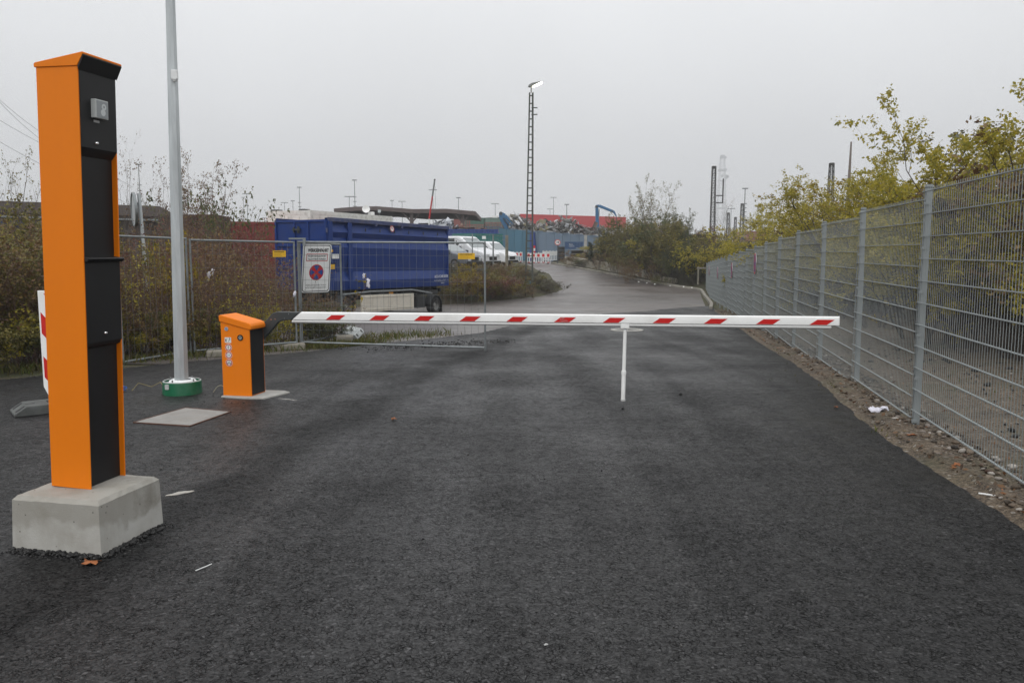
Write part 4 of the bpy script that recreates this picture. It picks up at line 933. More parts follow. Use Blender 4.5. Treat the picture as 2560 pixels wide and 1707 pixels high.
def plant(name, label, cat, loc, kind, i, leafk, bark, sc_=(1, 1, 1), rz=0, group=None, pn=('stems', 'foliage')):
    i %= len(PROTO[kind]); t = thing(name, label, cat, loc, rz, group); wme, lme = proto_mesh(kind, i)
    for me, mt, nm in ((wme, bark, pn[0]), (lme, LF[leafk], pn[1])):
        o = bpy.data.objects.new(nm, me); col.objects.link(o); o.parent = t; o.scale = sc_
        if len(me.materials) == 0: me.materials.append(mt)
        o.material_slots[0].link = 'OBJECT'; o.material_slots[0].material = mt
    return t
def mass(name, label, cat, items, leafmap, bark):        # a tangle nobody could count: one mesh with its leaf colours
    WV, WF, wo = [], [], 0; LV, LFc, LM, lo = [], [], [], 0; kinds = sorted(set(it[6] for it in items))
    for (x, y, z, kind, i, s, lk, rz) in [(it[0], it[1], it[2], it[3], it[4] % len(PROTO[it[3]]), it[5], it[6], it[7]) for it in items]:
        (wv, wf), (lv, lf) = PROTO[kind][i]; c_, d_ = math.cos(rz), math.sin(rz); Mr = np.array([[c_, -d_, 0], [d_, c_, 0], [0, 0, 1]]); S_ = np.array(s); T = np.array([x, y, z])
        WV.append((wv * S_) @ Mr.T + T); WF.append(wf + wo); wo += len(wv); LV.append((lv * S_) @ Mr.T + T); LFc.append(lf + lo); lo += len(lv); LM.append(np.full(len(lf), kinds.index(lk)))
    t = thing(name, label, cat); t['kind'] = 'stuff'
    link('stems', np_mesh(name + '_stems', np.concatenate(WV), np.concatenate(WF)), bark, t)
    me = np_mesh(name + '_leaves', np.concatenate(LV), np.concatenate(LFc))
    for k in kinds: me.materials.append(LF[k])
    me.polygons.foreach_set('material_index', np.concatenate(LM).astype(np.int32)); link('foliage', me, None, t)
    return t
g_ = random.Random(77)
VT_U = [-60, 60, 110, 200, 300, 420, 520, 600, 690, 720, 800, 870]; VT_V = [510, 530, 535, 545, 550, 552, 572, 596, 614, 695, 728, 800]
items = []
def thick(u, Y, dv=0, lk=None, kind=None):
    x = (u - 1280) / 1991 * Y; z = zg(x, Y); h = 1.65 + (629 - lerp(u, VT_U, VT_V) - dv) / 1991 * Y - z
    if h < .25: return
    kind = kind or ('hedge' if u < 150 and g_.random() < .75 else 'thicket'); lk = lk or (g_.choice(['olive', 'yellow', 'olive', 'brown']) if u < 160 else g_.choice(['brown', 'brown', 'red', 'red', 'brown', 'olive']))
    s = h / PHs[kind] * g_.uniform(.9, 1.08); items.append((x, Y, z, kind, g_.randrange(9), (max(.8, s) * g_.uniform(.9, 1.2), max(.8, s), s), lk, g_.uniform(0, 6.28)))
for row, (Y0, step) in enumerate(((11.2, 48), (12.8, 48), (14.6, 47), (17, 46), (20, 44))):
    u = -60 + row * 9
    while u < 700:
        Yl = Y0 + lerp(u, [-60, 0, 300, 480, 700], [.2, .3, 1.9, 3.0, 4.2]) + g_.uniform(-.3, .3)
        thick(u, Yl, g_.uniform(0, 45) if row > 0 else g_.uniform(20, 110), None if row > 0 or u < 160 else g_.choice(['brown', 'olive', 'yellow', 'brown'])); u += step * g_.uniform(.8, 1.2)
for u in (725, 750, 775, 800, 820): thick(u, 19 + g_.uniform(-1, 1), 0, 'brown', 'thicket')
mass('thicket', 'dense brown and olive thicket behind the site fence on the left', 'thicket', items, None, BARKR)
# low weeds and ivy-like growth at the foot of the thicket
items = []
for k in range(32):
    u = g_.uniform(-40, 880); y = max(10.6, lerp(u, [-40, 0, 326, 675, 871], [9.9, 10.5, 12.0, 14.0, 15.6]) + g_.uniform(.75, 1.9)); x = (u - 1280) / 1991 * y
    if x > axl(y) - .3: continue
    s = g_.uniform(.14, .34); items.append((x, y, zg(x, y), 'scrub', k, (s * 1.3, s * 1.3, s), g_.choice(['olive', 'brown', 'green', 'yellow', 'grass']), g_.uniform(0, 6)))
mass('weeds', 'low weeds along the asphalt edge below the thicket', 'weeds', items, None, BARK)
def grass(name, label, spots, seed, h=(.04, .16)):
    g = np.random.default_rng(seed); V = []; n = 0
    for (x, y, rx, ry, cnt) in spots:
        for _ in range(cnt):
            px, py = x + g.normal() * rx, y + g.normal() * ry
            if name != 'verge_grass' and axl(py) + .02 < px < axr(py): continue
            z = zg(px, py); hh = g.uniform(*h); a = g.uniform(0, 6.28); l = g.normal(size=2) * .35 * hh; w_ = g.uniform(.004, .011); dx, dy = math.cos(a) * w_, math.sin(a) * w_
            V += [(px - dx, py - dy, z), (px + dx, py + dy, z), (px + l[0] * .4 + dx * .7, py + l[1] * .4 + dy * .7, z + hh * .6), (px + l[0], py + l[1], z + hh)]; n += 1
    return tag(link(name, np_mesh(name, V, np.arange(n * 4).reshape(-1, 4)), LF['grass']), label, 'grass', kind='stuff')
spots = [(-3.9 + .16 * k, 15.2 + .12 * k, .3, .22, 260) for k in range(9)] + [(-3.0, 16.4, .5, .4, 700)]
spots += [((u - 1280) / 1991 * (y + .45), y + .45, .35, .2, 90) for u, y in ((k, lerp(k, [0, 326, 675, 860], [10.5, 12.1, 14.1, 15.6])) for k in range(0, 860, 36))]
spots += [(-4.5 + .5 * k, 16.8 + .4 * k, .4, .5, 240) for k in range(6)]
grass('grass', 'weedy grass tufts along the edge of the asphalt and fence feet', spots, 9)
spots = [(3.55 + .1947 * 2.5 * k, 7.1 + .981 * 2.5 * k, .12, .12, 60) for k in range(0, 9)] + [(5.5, 9.5, .8, 1.2, 300)]
grass('verge_grass', 'sparse grass tufts at the foot of the grey fence posts', spots, 10, (.015, .06))
# individual trees and shrubs on the left
def pl(u, Y): x = (u - 1280) / 1991 * Y; return (x, Y, zg(x, Y))
def hscale(u, vtop, Y, protoh): z = pl(u, Y)[2]; return (1.65 + (629 - vtop) / 1991 * Y - z) / protoh
def put(name, label, cat, u, vtop, Y, kind, i, lk, bark, ph, wide=1, rz=0, group=None, pn=('stems', 'foliage')):
    s = hscale(u, vtop, Y, PHs[kind]); return plant(name, label, cat, pl(u, Y), kind, i, lk, bark, (s * wide, s * wide, s), rz, group, pn)
TP = ('trunk', 'crown')
put('bare_tree', 'bare twiggy tree right of the orange column top', 'tree', 318, 350, 18, 'bare', 0, 'brown', BARKG, 3.75, .75, .4, pn=TP)
put('bare_tree', 'thin bare sapling just left of the galvanised lamp post', 'tree', 408, 395, 20, 'bare', 1, 'brown', BARKG, 3.75, .55, 1.4, pn=TP)
put('rust_tree', 'brown round twiggy tree right of the lamp post', 'tree', 492, 403, 26, 'rust', 0, 'brown', BARKR, 3.3, .75, 0, pn=TP)
put('spindly_tree', 'leaning sparse green tree above the red container', 'tree', 575, 470, 22, 'lean', 0, 'green', BARK, 2.9, .6, .8, pn=TP)
put('leafy_tree', 'half bare olive tree at the far left behind the column', 'tree', 15, 372, 15, 'bare', 1, 'olive', BARK, 3.3, .8, 2, pn=TP)
put('red_bush', 'red leaved bush growing in front of the red container', 'bush', 548, 572, 19, 'hedge', 0, 'red', BARKR, 1, .8, 1)
put('red_bush', 'reddish bush between lamp post and red container', 'bush', 490, 565, 18, 'hedge', 1, 'brown', BARKR, 1, .8, 2)
put('yellow_bush', 'bright yellow green bush behind the fence beside lamp post', 'bush', 385, 590, 14.6, 'low', 0, 'gold', BARK, 1.6, .55, 0)
put('yellow_weed', 'yellow leaved weed behind the fence right of the column', 'bush', 345, 760, 13.8, 'low', 1, 'yellow', BARK, 1.6, 1.3, 2)
put('yellow_weed', 'yellow leaved weed behind the barrier cabinet lid', 'bush', 560, 770, 15.2, 'low', 0, 'yellow', BARK, 1.6, 1.3, 2.2)
# shrubs between the road and the parked cars
def bush(name, label, u, vt, vb, dy, kind, lk, wd, k, grp, bark=BARK):          # foot seen at (u, vb) on the ground, top at vt
    p = G(u, vb); p.y += dy; p.x = (u - 1280) / 1991 * p.y; p.z = zg(p.x, p.y); h = 1.65 + (629 - vt) / 1991 * p.y - p.z
    s = max(.3, h / PHs[kind]); return plant(name, label, 'bush', p, kind, k, lk, bark, (s * wd, s * wd, s), k * 1.3, grp)
for k, (u, vt, vb, dy, kind, lk, wd, lab) in enumerate(((1140, 660, 757, .4, 'low', 'gold', .9, 'yellow flowering bush beside the rear wheel of the trailer'), (1238, 688, 748, .4, 'low', 'gold', 1.15, 'yellow flowering bush right of the fence panel end'),
   (1110, 655, 757, 2.2, 'hedge', 'brown', 1.0, 'brown bush behind the blue trailer tail'), (1172, 657, 754, 1.8, 'hedge', 'brown', 1.0, 'brown bush below the yellow plate and cars'), (1232, 654, 750, 1.8, 'hedge', 'brown', 1.0, 'brown bush in front of the small white van'), (1285, 660, 745, 1.2, 'hedge', 'brown', 1.0, 'brown bush left of the lattice mast foot'), (1318, 690, 741, 1.0, 'thicket', 'red', 1.6, 'reddish brown shrub around the foot of the lattice mast'), (1352, 694, 738, .8, 'low', 'bramble', 1.2, 'grey green bramble right of the lattice mast'), (1388, 703, 732, .4, 'low', 'bramble', 1.3, 'low grey green bramble at the road corner'), (1196, 690, 753, .2, 'low', 'olive', 1.2, 'olive bush between the two yellow flowering bushes'), (1290, 712, 747, 0, 'low', 'brown', 1.6, 'low brown shrub left of the mast foot'))):
    bush('roadside_bush', lab, u, vt, vb, dy, kind, lk, wd, k, 'bushes on the bank below the parked cars', BARK if lk != 'red' else BARKR)
items = []
for k in range(26):
    u = 1085 + 300 * k / 25 + g_.uniform(-8, 8); y = bank_line((u - 1280) / 1991 * 43) + g_.uniform(.2, 4.0); x = (u - 1280) / 1991 * y; z = zg(x, y); h = g_.uniform(.9, 1.5) * (1 if u < 1300 else .45)
    kd = g_.choice(['scrub', 'scrub', 'thicket']); h = max(.35, min(h, 1.65 + (629 - 655) / 1991 * y - z)); items.append((x, y, z, kd, k, (h * .5 + .2, h * .5 + .2, h / PHs[kd]), g_.choice(['brown', 'brown', 'olive', 'red', 'bramble']), g_.uniform(0, 6)))
mass('bank_scrub', 'tangled brown scrub covering the bank below the parked cars', 'scrub', items, None, BARKR)
# embankment right of the road
emb = ((1610, 452, 61, 'rust', 'olive', .75, 'tall half bare olive tree on top of the embankment'), (1588, 535, 62, 'big', 'olive', .8, 'olive bush left of the embankment tree'), (1500, 580, 66, 'conifer', 'dark', .95, 'dark evergreen bush beside the blue wall'), (1645, 548, 57, 'big', 'olive', .9, 'broad green bush in the middle of the embankment'), (1695, 540, 58, 'big', 'green', .7, 'green bush left of the dark lattice mast'), (1762, 565, 60, 'big', 'red', .72, 'reddish bush below the dark lattice mast'), (1818, 572, 63, 'big', 'gold', .7, 'orange yellow bush right of the lattice mast'), (1866, 600, 58, 'big', 'brown', .8, 'rusty brown bush behind the far fence end'), (1600, 650, 56, 'low', 'brown', 1.3, 'low brown shrub above the retaining wall end'), (1668, 610, 54.5, 'hedge', 'green', 1.1, 'leafy bush at the kerb bend'), (1735, 620, 54, 'hedge', 'dark', 1.1, 'dark ivy bush beside the far fence end'), (1520, 630, 62.5, 'hedge', 'brown', 1.2, 'brown scrub bush on top of the retaining wall'), (1455, 628, 68, 'low', 'brown', 1.4, 'brown scrub bush below the speed limit sign'), (1560, 620, 59.5, 'hedge', 'olive', 1.2, 'olive bush above the middle of the retaining wall'), (1650, 690, 53.8, 'low', 'grass', 1.4, 'low green weeds behind the kerb reflectors'), (1800, 500, 85, 'bare', 'brown', .7, 'thin bare tree below the grey lattice tower'))
for k, (u, vt, Y, kind, lk, wd, lab) in enumerate(emb):
    put('embankment_bush' if vt > 510 else 'embankment_tree', lab, 'bush' if vt > 510 else 'tree', u, vt, Y, kind, k, lk, BARK, PHs[kind], wd, k * 2.1, 'growth on the embankment right of the road')
items = []
for k in range(60):
    y = g_.uniform(52.8, 74); x = kerb_x(y) + 1.6 + 9 * g_.random() ** 1.3
    if y < 55 and x > 14: continue
    u = 1280 + x / y * 1991; z = zg(x, y); vt = lerp(u, [1400, 1470, 1520, 1560, 1610, 1680, 1760, 1900], [645, 632, 600, 560, 538, 552, 568, 605]) + g_.uniform(0, 55); h = max(.6, min(5.5, 1.65 + (629 - vt) / 1991 * y - z))
    items.append((x, y, z - .1, 'scrub', k, (max(1, h * .42), max(1, h * .42), h / PHs['scrub']), g_.choice(['green', 'olive', 'olive', 'olive', 'brown', 'bramble', 'yellow']), g_.uniform(0, 6)))
mass('embankment_scrub', 'dense mixed scrub covering the embankment above the kerb', 'scrub', items, None, BARK)
# yellowing trees behind the grey fence
rt = ((2560, 222, 12.5, 'spread', 0, 1.05, 'large yellow green tree at the right edge behind the fence'), (2400, 395, 14.5, 'spread', 1, 1.0, 'yellowing tree behind the nearest fence panel'), (2660, 270, 11.8, 'spread', 2, .85, 'leafy tree cut by the right picture edge'), (2475, 345, 13.6, 'spread', 2, .95, 'dense yellow green tree left of the largest one'), (2345, 385, 15.8, 'spread', 0, 1.0, 'yellow tree right of the nearest fence post top'), (2290, 410, 17.5, 'spread', 2, 1.05, 'yellow green tree above the nearest fence post'), (2190, 430, 21, 'spread', 0, 1.1, 'yellow tree above the second nearest fence panel'), (2110, 465, 25.5, 'spread', 1, 1.15, 'yellow bush tree left of the thin pole'), (2040, 490, 31, 'spread', 2, 1.15, 'yellow tree below the small lattice mast'), (1980, 520, 38, 'spread', 0, 1.1, 'yellow bush where the fence recedes'), (1935, 545, 46, 'spread', 1, 1.0, 'farthest yellow bush above the receding fence'))
for k, (u, vt, Y, kind, i, wd, lab) in enumerate(rt):
    put('yellowing_tree', lab, 'tree', u, vt, Y, kind, i, 'yellow', BARK, PHs[kind], wd, k * 1.7, 'yellowing trees behind the grey fence', TP)
items = []
for k in range(38):
    y = 10.5 + 38 * (k / 38) ** 1.1 + g_.uniform(-.4, .4); fx = 3.729 + .1947 * (y - 7.324) / .981; x = fx + 3.4 + g_.uniform(-.4, 3.0) + .04 * y
    s = g_.uniform(.8, 1.3); items.append((x, y, zg(x, y) + .05, g_.choice(['hedge', 'hedge', 'thicket'] if y < 20 else ['scrub', 'scrub', 'thicket']), k, (s * 1.2, s * 1.2, s), g_.choice(['olive', 'green', 'olive', 'brown', 'yellow']), g_.uniform(0, 6)))
for k in range(22):
    y = 17 + 34 * k / 22 + g_.uniform(-.6, .6); fx = 3.729 + .1947 * (y - 7.324) / .981; x = fx + 4.2 + g_.uniform(-.5, 2) + .03 * y; u = 1280 + x / y * 1991; s = (1.65 + (629 - lerp(u, [1930, 2050, 2150, 2250, 2350, 2450, 2600], [585, 545, 520, 480, 440, 400, 360]) - g_.uniform(-20, 25)) / 1991 * y - zg(x, y)) / PHs['crown']
    items.append((x, y, zg(x, y), 'crown', k, (s * 1.3, s * 1.3, s), g_.choice(['yellow', 'yellow', 'olive', 'gold']), g_.uniform(0, 6)))
mass('undergrowth', 'olive and yellow undergrowth behind the gravel yard and grey fence', 'undergrowth', items, None, BARK)
# fallen leaves drifted along the verge
g = np.random.default_rng(21); lp_ = []
for _ in range(900):
    y = 3.6 + 22 * g.random() ** 1.6; a = axr(y); fx = 3.729 + .1985 * (y - 7.324); x = a + abs(g.normal()) * .16 if g.random() < .6 else a + (fx + .6 - a) * g.random(); lp_.append(np.array([x, y, road_z(y) + .045 + .02 * g.random()]))
lv, lf = leaves_np(lp_, .045, g, .6, 2.5)
tag(link('leaf_litter', np_mesh('leaf_litter', lv, lf), leafmat('fallen_leaves', [(.10, .055, .03), (.17, .085, .035), (.08, .05, .03), (.26, .10, .03), (.15, .11, .06), (.06, .035, .025)], .1)), 'brown fallen leaves drifted along the asphalt edge', 'leaves', kind='stuff')
# ------------------------------------------------------------------ blue roll-off container on its trailer
TBLUE = mat('blue_container_paint', (.005, .031, .165), .5, var=.10, scale=2.5, dirt=(.03, .05, .16), dscale=2.2, damt=.5, spec=.3)
TBLUE2 = mat('worn_blue_rim', (.03, .045, .13), .6, var=.25, scale=6, dirt=(.14, .12, .10), dscale=3, damt=.7)
tc0 = P(820, 544, 27.5); tc1 = P(1120, 567, 34.3); tdir = (tc1 - tc0); TL = Vector((tdir.x, tdir.y)).length; trz = math.atan2(tdir.y, tdir.x)
TD = Vector((math.cos(trz), math.sin(trz), 0)); TNn = Vector((TD.y, -TD.x, 0)); tpitch = math.atan2(tdir.z, TL)
tr = thing('tipper_trailer', 'dark blue roll off container on a two axle trailer', 'trailer', (tc0.x, tc0.y, 0), trz)
def side_pt(u, v, off=0):              # photo pixel -> container side plane, local x and z
    r = ray(u, v); o = Vector((tc0.x, tc0.y, 0)) + TNn * off; t = (o - Vector((0, 0, CAM_H))).dot(TNn) / r.dot(TNn)
    q = Vector((0, 0, CAM_H)) + r * t; return (q - o).dot(TD), q.z
ztop = tc0.z; zbot0 = ztop - 2.50; TH = 2.50; TW = 2.40
cont = MB()
pr = [(.07, 1.0), (.07, .955), (.02, .955), (.16, .945), (.005, .81), (.12, .735), (.0, .60), (.13, .26), (.0, .13), (.05, .0)]
NS = 2; vs = []
for i in range(NS):
    x = TL * i / (NS - 1)
    for o_, z in pr: vs.append((x, o_, zbot0 + TH * z + x * math.tan(tpitch)))
k = len(pr); fs = [(i * k + j, (i + 1) * k + j, (i + 1) * k + j + 1, i * k + j + 1) for i in range(NS - 1) for j in range(k - 1)]
# far side, floor and inner face close the body
n0 = len(vs); dz = TL * math.tan(tpitch)
vs += [(0, TW, zbot0), (TL, TW, zbot0 + dz), (TL, TW, ztop + dz), (0, TW, ztop), (0, TW - .08, ztop), (TL, TW - .08, ztop + dz), (0, TW - .08, zbot0 + .15), (TL, TW - .08, zbot0 + .15 + dz), (0, .15, zbot0 + .15), (TL, .15, zbot0 + .15 + dz), (0, .15, ztop), (TL, .15, ztop + dz)]
fs += [(n0, n0+1, n0+2, n0+3), (n0+3, n0+2, n0+5, n0+4), (n0+4, n0+5, n0+7, n0+6), (n0+6, n0+7, n0+9, n0+8), (n0+8, n0+9, n0+11, n0+10), (n0+10, n0+11, k, 0), (k - 1, 2 * k - 1, n0+1, n0)]
cbody = cont.add(vs, fs).build('container_wall', TBLUE, tr)
MB().box((-.02, -.02, ztop - .13), (TL + .05, .07, ztop + .02), Matrix.Rotation(-tpitch, 4, 'Y')).build('top_rim', TBLUE2, tr, bevel=.02)
MB().box((-.02, TW - .08, ztop - .13), (TL + .05, TW + .02, ztop + .02), Matrix.Rotation(-tpitch, 4, 'Y')).build('top_rim', TBLUE2, tr, bevel=.02)
MB().box((TL, .03, zbot0 + dz), (TL + .07, TW, ztop + dz)).build('front_wall', TBLUE, tr)
for x in (.0, 1.05): MB().box((x, -.012, zbot0 + .02), (x + .22, .06, ztop - .10)).build('side_post', TBLUE, tr, bevel=.012)
door = MB().box((-.05, .04, zbot0), (.0, TW - .02, ztop - .06)).build('rear_door', TBLUE, tr)
for y in (.04, .80, 1.42, TW - .12): MB().box((-.10, y, zbot0), (-.052, y + .08, ztop - .06)).build('door_rib', TBLUE, door, bevel=.006)
for z in (ztop - .14, ztop - .98, ztop - 1.75): MB().box((-.098, .12, z), (-.053, TW - .12, z + .05)).build('door_rail', TBLUE, door, bevel=.006)
MB().box((-.16, 1.14, ztop - .42), (-.10, 1.5, ztop - .36)).box((-.15, 1.2, ztop - .52), (-.10, 1.26, ztop - .28)).box((-.15, 1.42, ztop - .5), (-.10, 1.46, ztop - .3)).build('latch', DKGREY, door)
for z in (.35, 1.2, 2.0): MB().tube((-.06, .015, ztop - z), (-.06, .015, ztop - z - .16), .035, .035, 8).build('hinge', TBLUE2, door)
for u, v in ((940, 562), (1005, 567)):
    x, z = side_pt(u, v, .03); MB().box((x - .07, -.05, z - .07), (x + .07, .02, z + .07)).build('tarp_hook', TBLUE2, tr, bevel=.01)
for i in range(7):
    x, z = side_pt(880 + 36 * i, 571 + 2.1 * i, .02); MB().box((x - .012, .0, z - .09), (x + .012, .03, z + .03)).build('rope_hook', DKGREY, tr)
x, z = side_pt(981, 572, .03)
st = MB().disc((x, -.010, z), (1, 0, 0), (0, .14, 1), (0, -1, .14), .125, .008).build('warning_sticker', WREF, tr); MB().ring((x, -.019, z), (1, 0, 0), (0, .14, 1), (0, -1, .14), .095, .122, .002).build('sticker_ring', REDP, st)
MB().bar((x - .08, -.021, z + .08), (x + .08, -.021, z - .08), .02, .002, (0, -1, 0)).build('sticker_bar', REDP, st)
MB().disc((x, -.0195, z + .05), (1, 0, 0), (0, 0, 1), (0, -1, 0), .018, .002, 10).bar((x, -.0195, z + .04), (x - .03, -.0195, z - .05), .025, .002, (0, -1, 0)).bar((x + .0, -.0195, z), (x + .04, -.0195, z - .05), .022, .002, (0, -1, 0)).build('sticker_symbol', INK, st)
x, z = side_pt(1104, 691, .02); WPR = mat('faded_white_print', (.5, .52, .58), .6)
lettering('AKTA KOMB 80008', .16, (x, -.004, z), (1, 0, 0), (0, 0, 1), (0, -1, 0), WPR, tr, width=1.05, bold=.004); lettering('AKTIENGESELLSCHAFT 11 4', .09, (x, -.004, z - .17), (1, 0, 0), (0, 0, 1), (0, -1, 0), WPR, tr, width=1.1); lettering('BERLIN', .08, (x + .1, -.004, z - .28), (1, 0, 0), (0, 0, 1), (0, -1, 0), WPR, tr, width=.25)
for (u, v, w_, h_, m2, nm) in ((827, 627, .2, .09, YELP, 'yellow_sticker'), (838, 641, .36, .16, WREF, 'white_label'), (830, 667, .26, .16, YELP, 'yellow_sticker')):
    x, z = side_pt(u, v, .03); MB().box((x - w_/2, -.045, z - h_/2), (x + w_/2, -.035, z + h_/2)).build(nm, m2, tr)
# chassis
CH = mat('chassis_black', (.018, .019, .02), .6, var=.2, scale=5, dirt=(.06, .055, .05), dscale=3, damt=.5)
for y in (.55, TW - .75): MB().box((-.2, y, zbot0 - .42), (TL - .1, y + .2, zbot0 - .02), Matrix.Rotation(-tpitch * .6, 4, 'Y')).build('chassis_beam', CH, tr)
for x in (.3, 1.6, 3.0, 4.5, 5.8, TL - .4): MB().box((x, .2, zbot0 - .35), (x + .14, TW - .2, zbot0 - .2)).build('cross_member', CH, tr)
rl = [side_pt(*p, .1) for p in ((857, 737), (925, 729), (980, 727), (1030, 724.5), (1080, 733))]
m_ = MB().path([Vector((x, -.10, z)) for x, z in rl], .035, 6); m_.build('side_rail', GALVD, tr)
g0, g1 = side_pt(905, 738, .12), side_pt(1031, 733, .12); g2_, g3 = side_pt(905, 781, .12), side_pt(1031, 772, .12)
SGM = mat('pale_side_guard', (.62, .58, .50), .5, var=.08, scale=3, dirt=(.35, .31, .25), dscale=3, damt=.5)
def quadpanel(a, b, c_, d_, y, t, nm, m2, par): return MB().add([(a[0], y, a[1]), (b[0], y, b[1]), (c_[0], y, c_[1]), (d_[0], y, d_[1]), (a[0], y + t, a[1]), (b[0], y + t, b[1]), (c_[0], y + t, c_[1]), (d_[0], y + t, d_[1])], [(0,1,2,3),(7,6,5,4),(0,4,5,1),(1,5,6,2),(2,6,7,3),(3,7,4,0)]).build(nm, m2, par)
sg = quadpanel(g2_, g3, g1, g0, -.12, .05, 'side_guard', SGM, tr)
L2 = lambda a, b, f: (a[0] + (b[0] - a[0]) * f, a[1] + (b[1] - a[1]) * f)
for f in (.12, .86): a, b = L2(g0, g2_, f), L2(g1, g3, f); MB().bar((a[0], -.13, a[1]), (b[0], -.13, b[1]), .02, .03).build('guard_edge', SGM, sg)
for f in (.0, 1.0): a, b = L2(g0, g1, f), L2(g2_, g3, f); MB().bar((a[0], -.125, a[1]), (b[0], -.125, b[1]), .05, .12, (1, 0, 0)).build('guard_end', SGM, sg)
for f in (.2, .5, .8): a, b = L2(g0, g1, f), L2(g2_, g3, f); MB().bar((a[0], -.1225, a[1]), (b[0], -.1225, b[1]), .003, .012, (1, 0, 0)).build('guard_joint', mat('joint_grey', (.35, .33, .29), .7), sg)
MB().box((side_pt(925, 733, .1)[0] + 1.2, -.09, side_pt(980, 731, .1)[1] - .06), (side_pt(925, 733, .1)[0] + 1.45, -.07, side_pt(980, 731, .1)[1] + .02)).build('marker_lamp', mat('amber_lens', (.5, .22, .02), .3), tr)
def wheel(parent, c, rad, wd, axis, name='wheel', rimc=GALVD):
    """axis: unit vector pointing outward; wheel, tyre as mesh and rim as its child"""
    axis = Vector(axis); M_ = axis.to_track_quat('Z', 'Y').to_matrix().to_4x4(); M_.translation = Vector(c)
    m = MB().lathe([(rad * .58, -wd/2), (rad * .9, -wd/2), (rad * .985, -wd * .38), (rad, -wd * .2), (rad, wd * .2), (rad * .985, wd * .38), (rad * .9, wd/2), (rad * .58, wd/2), (rad * .56, wd * .3)], (0, 0, 0), 28)
    m.v = [M_ @ v for v in m.v]; t = m.build(name, TYRE, parent, smooth=True)
    m = MB().lathe([(rad * .60, wd * .49), (rad * .56, wd * .46), (rad * .50, wd * .1), (rad * .36, wd * .02), (rad * .30, wd * .2), (rad * .18, wd * .28), (0, wd * .28)], (0, 0, 0), 28)
    m.v = [M_ @ v for v in m.v]; m.build('rim', rimc, t, smooth=True)
    return t
RIMM = mat('steel_rim', (.30, .30, .29), .45, .6, var=.15, dirt=(.12, .11, .1), dscale=8, damt=.6)
for u, v, front in ((1086, 763, False), (866, 768, True)):
    x, z = side_pt(u, v, .12); rad = .345
    for y in (-.06, TW - .1): wheel(tr, (x, y, z), rad, .30, (0, -1 if y < 1 else 1, 0), rimc=RIMM)
    m_ = MB(); n_ = 14; vs = []
    for i in range(n_ + 1):
        a = R(8 + 164 * i / n_); vs += [(x + .44 * math.cos(a), -.22, z + .44 * math.sin(a)), (x + .44 * math.cos(a), .12, z + .44 * math.sin(a)), (x + .41 * math.cos(a), .12, z + .41 * math.sin(a)), (x + .41 * math.cos(a), -.22, z + .41 * math.sin(a))]
    m_.add(vs, [(4*i+j, 4*i+(j+1) % 4, 4*i+4+(j+1) % 4, 4*i+4+j) for i in range(n_) for j in range(4)] + [(0,1,2,3), tuple(4*n_+j for j in (3,2,1,0))]); m_.build('mudguard', mat('dark_plastic', (.03, .032, .034), .5), tr)
    MB().tube((x, 0, z), (x, TW - .2, z), .07, .07, 10).build('axle', CH, tr)
x, z = side_pt(1086, 763, .12); MB().box((x + .46, -.2, z - .32), (x + .48, .14, z + .18)).build('mud_flap', BLACK, tr)
MB().box((x - 1.1, -.05, z - .05), (x - .55, .3, z + .42)).build('tool_box', MATS['dark_plastic'], tr, bevel=.02)
MB().box((x - .3, .1, z + .45), (x + .6, .9, z + .62)).build('rear_subframe', CH, tr)

# ------------------------------------------------------------------ containers
def corr(L_, W_, H_, per=.28, dep=.035):
    """one corrugated box body: sides along x at y=0 and y=W, ends plain"""
    m = MB(); n = int(L_ / per); xs = []
    for i in range(n):
        x = i * L_ / n; p = L_ / n; xs += [(x, 0), (x + p * .3, 0), (x + p * .45, 1), (x + p * .85, 1)]
    xs.append((L_, 0))
    for y0, sg_ in ((0, 1), (W_, -1)):
        vs = []
        for x, d in xs: vs += [(x, y0 + sg_ * d * dep, .12), (x, y0 + sg_ * d * dep, H_ - .10)]
        m.add(vs, [(2*i, 2*i+2, 2*i+3, 2*i+1) for i in range(len(xs) - 1)])
    m.box((.02, .04, H_ - .12), (L_ - .02, W_ - .04, H_ - .02)); m.box((.02, .04, .05), (L_ - .02, W_ - .04, .15)); m.box((.02, .05, .1), (.06, W_ - .05, H_ - .1)); m.box((L_ - .06, .05, .1), (L_ - .02, W_ - .05, H_ - .1))
    return m
def container(name, label, loc, rz, L_, W_, H_, m2, txt=None, open_top=False, group=None, trim=None):
    t = thing(name, label, 'container', loc, rz, group); trim = trim or m2
    b = corr(L_, W_, H_).build('corrugated_body', m2, t)
    for x in (0, L_ - .14):
        for y in (-.01, W_ - .13): MB().box((x, y, 0), (x + .14, y + .14, H_)).build('corner_post', trim, t)
    for y in (-.012, W_ - .11):
        MB().box((.14, y, H_ - .12), (L_ - .14, y + .12, H_)).build('top_rail', trim, t); MB().box((.14, y, 0), (L_ - .14, y + .12, .14)).build('bottom_rail', trim, t)
    for x in (-.002, L_ - .098): MB().box((x, .14, H_ - .14), (x + .1, W_ - .14, H_)).build('end_header', trim, t)
    for k_ in range(4): MB().tube((-.02, W_ * (.2 + .2 * k_), .2), (-.02, W_ * (.2 + .2 * k_), H_ - .2), .018, .018, 6).build('lock_bar', GALVD, t)
    if txt:
        for (s, size, x, z) in txt: lettering(s, size, (x, -.02, z), (1, 0, 0), (0, 0, 1), (0, -1, 0), WREF, t)
    return t
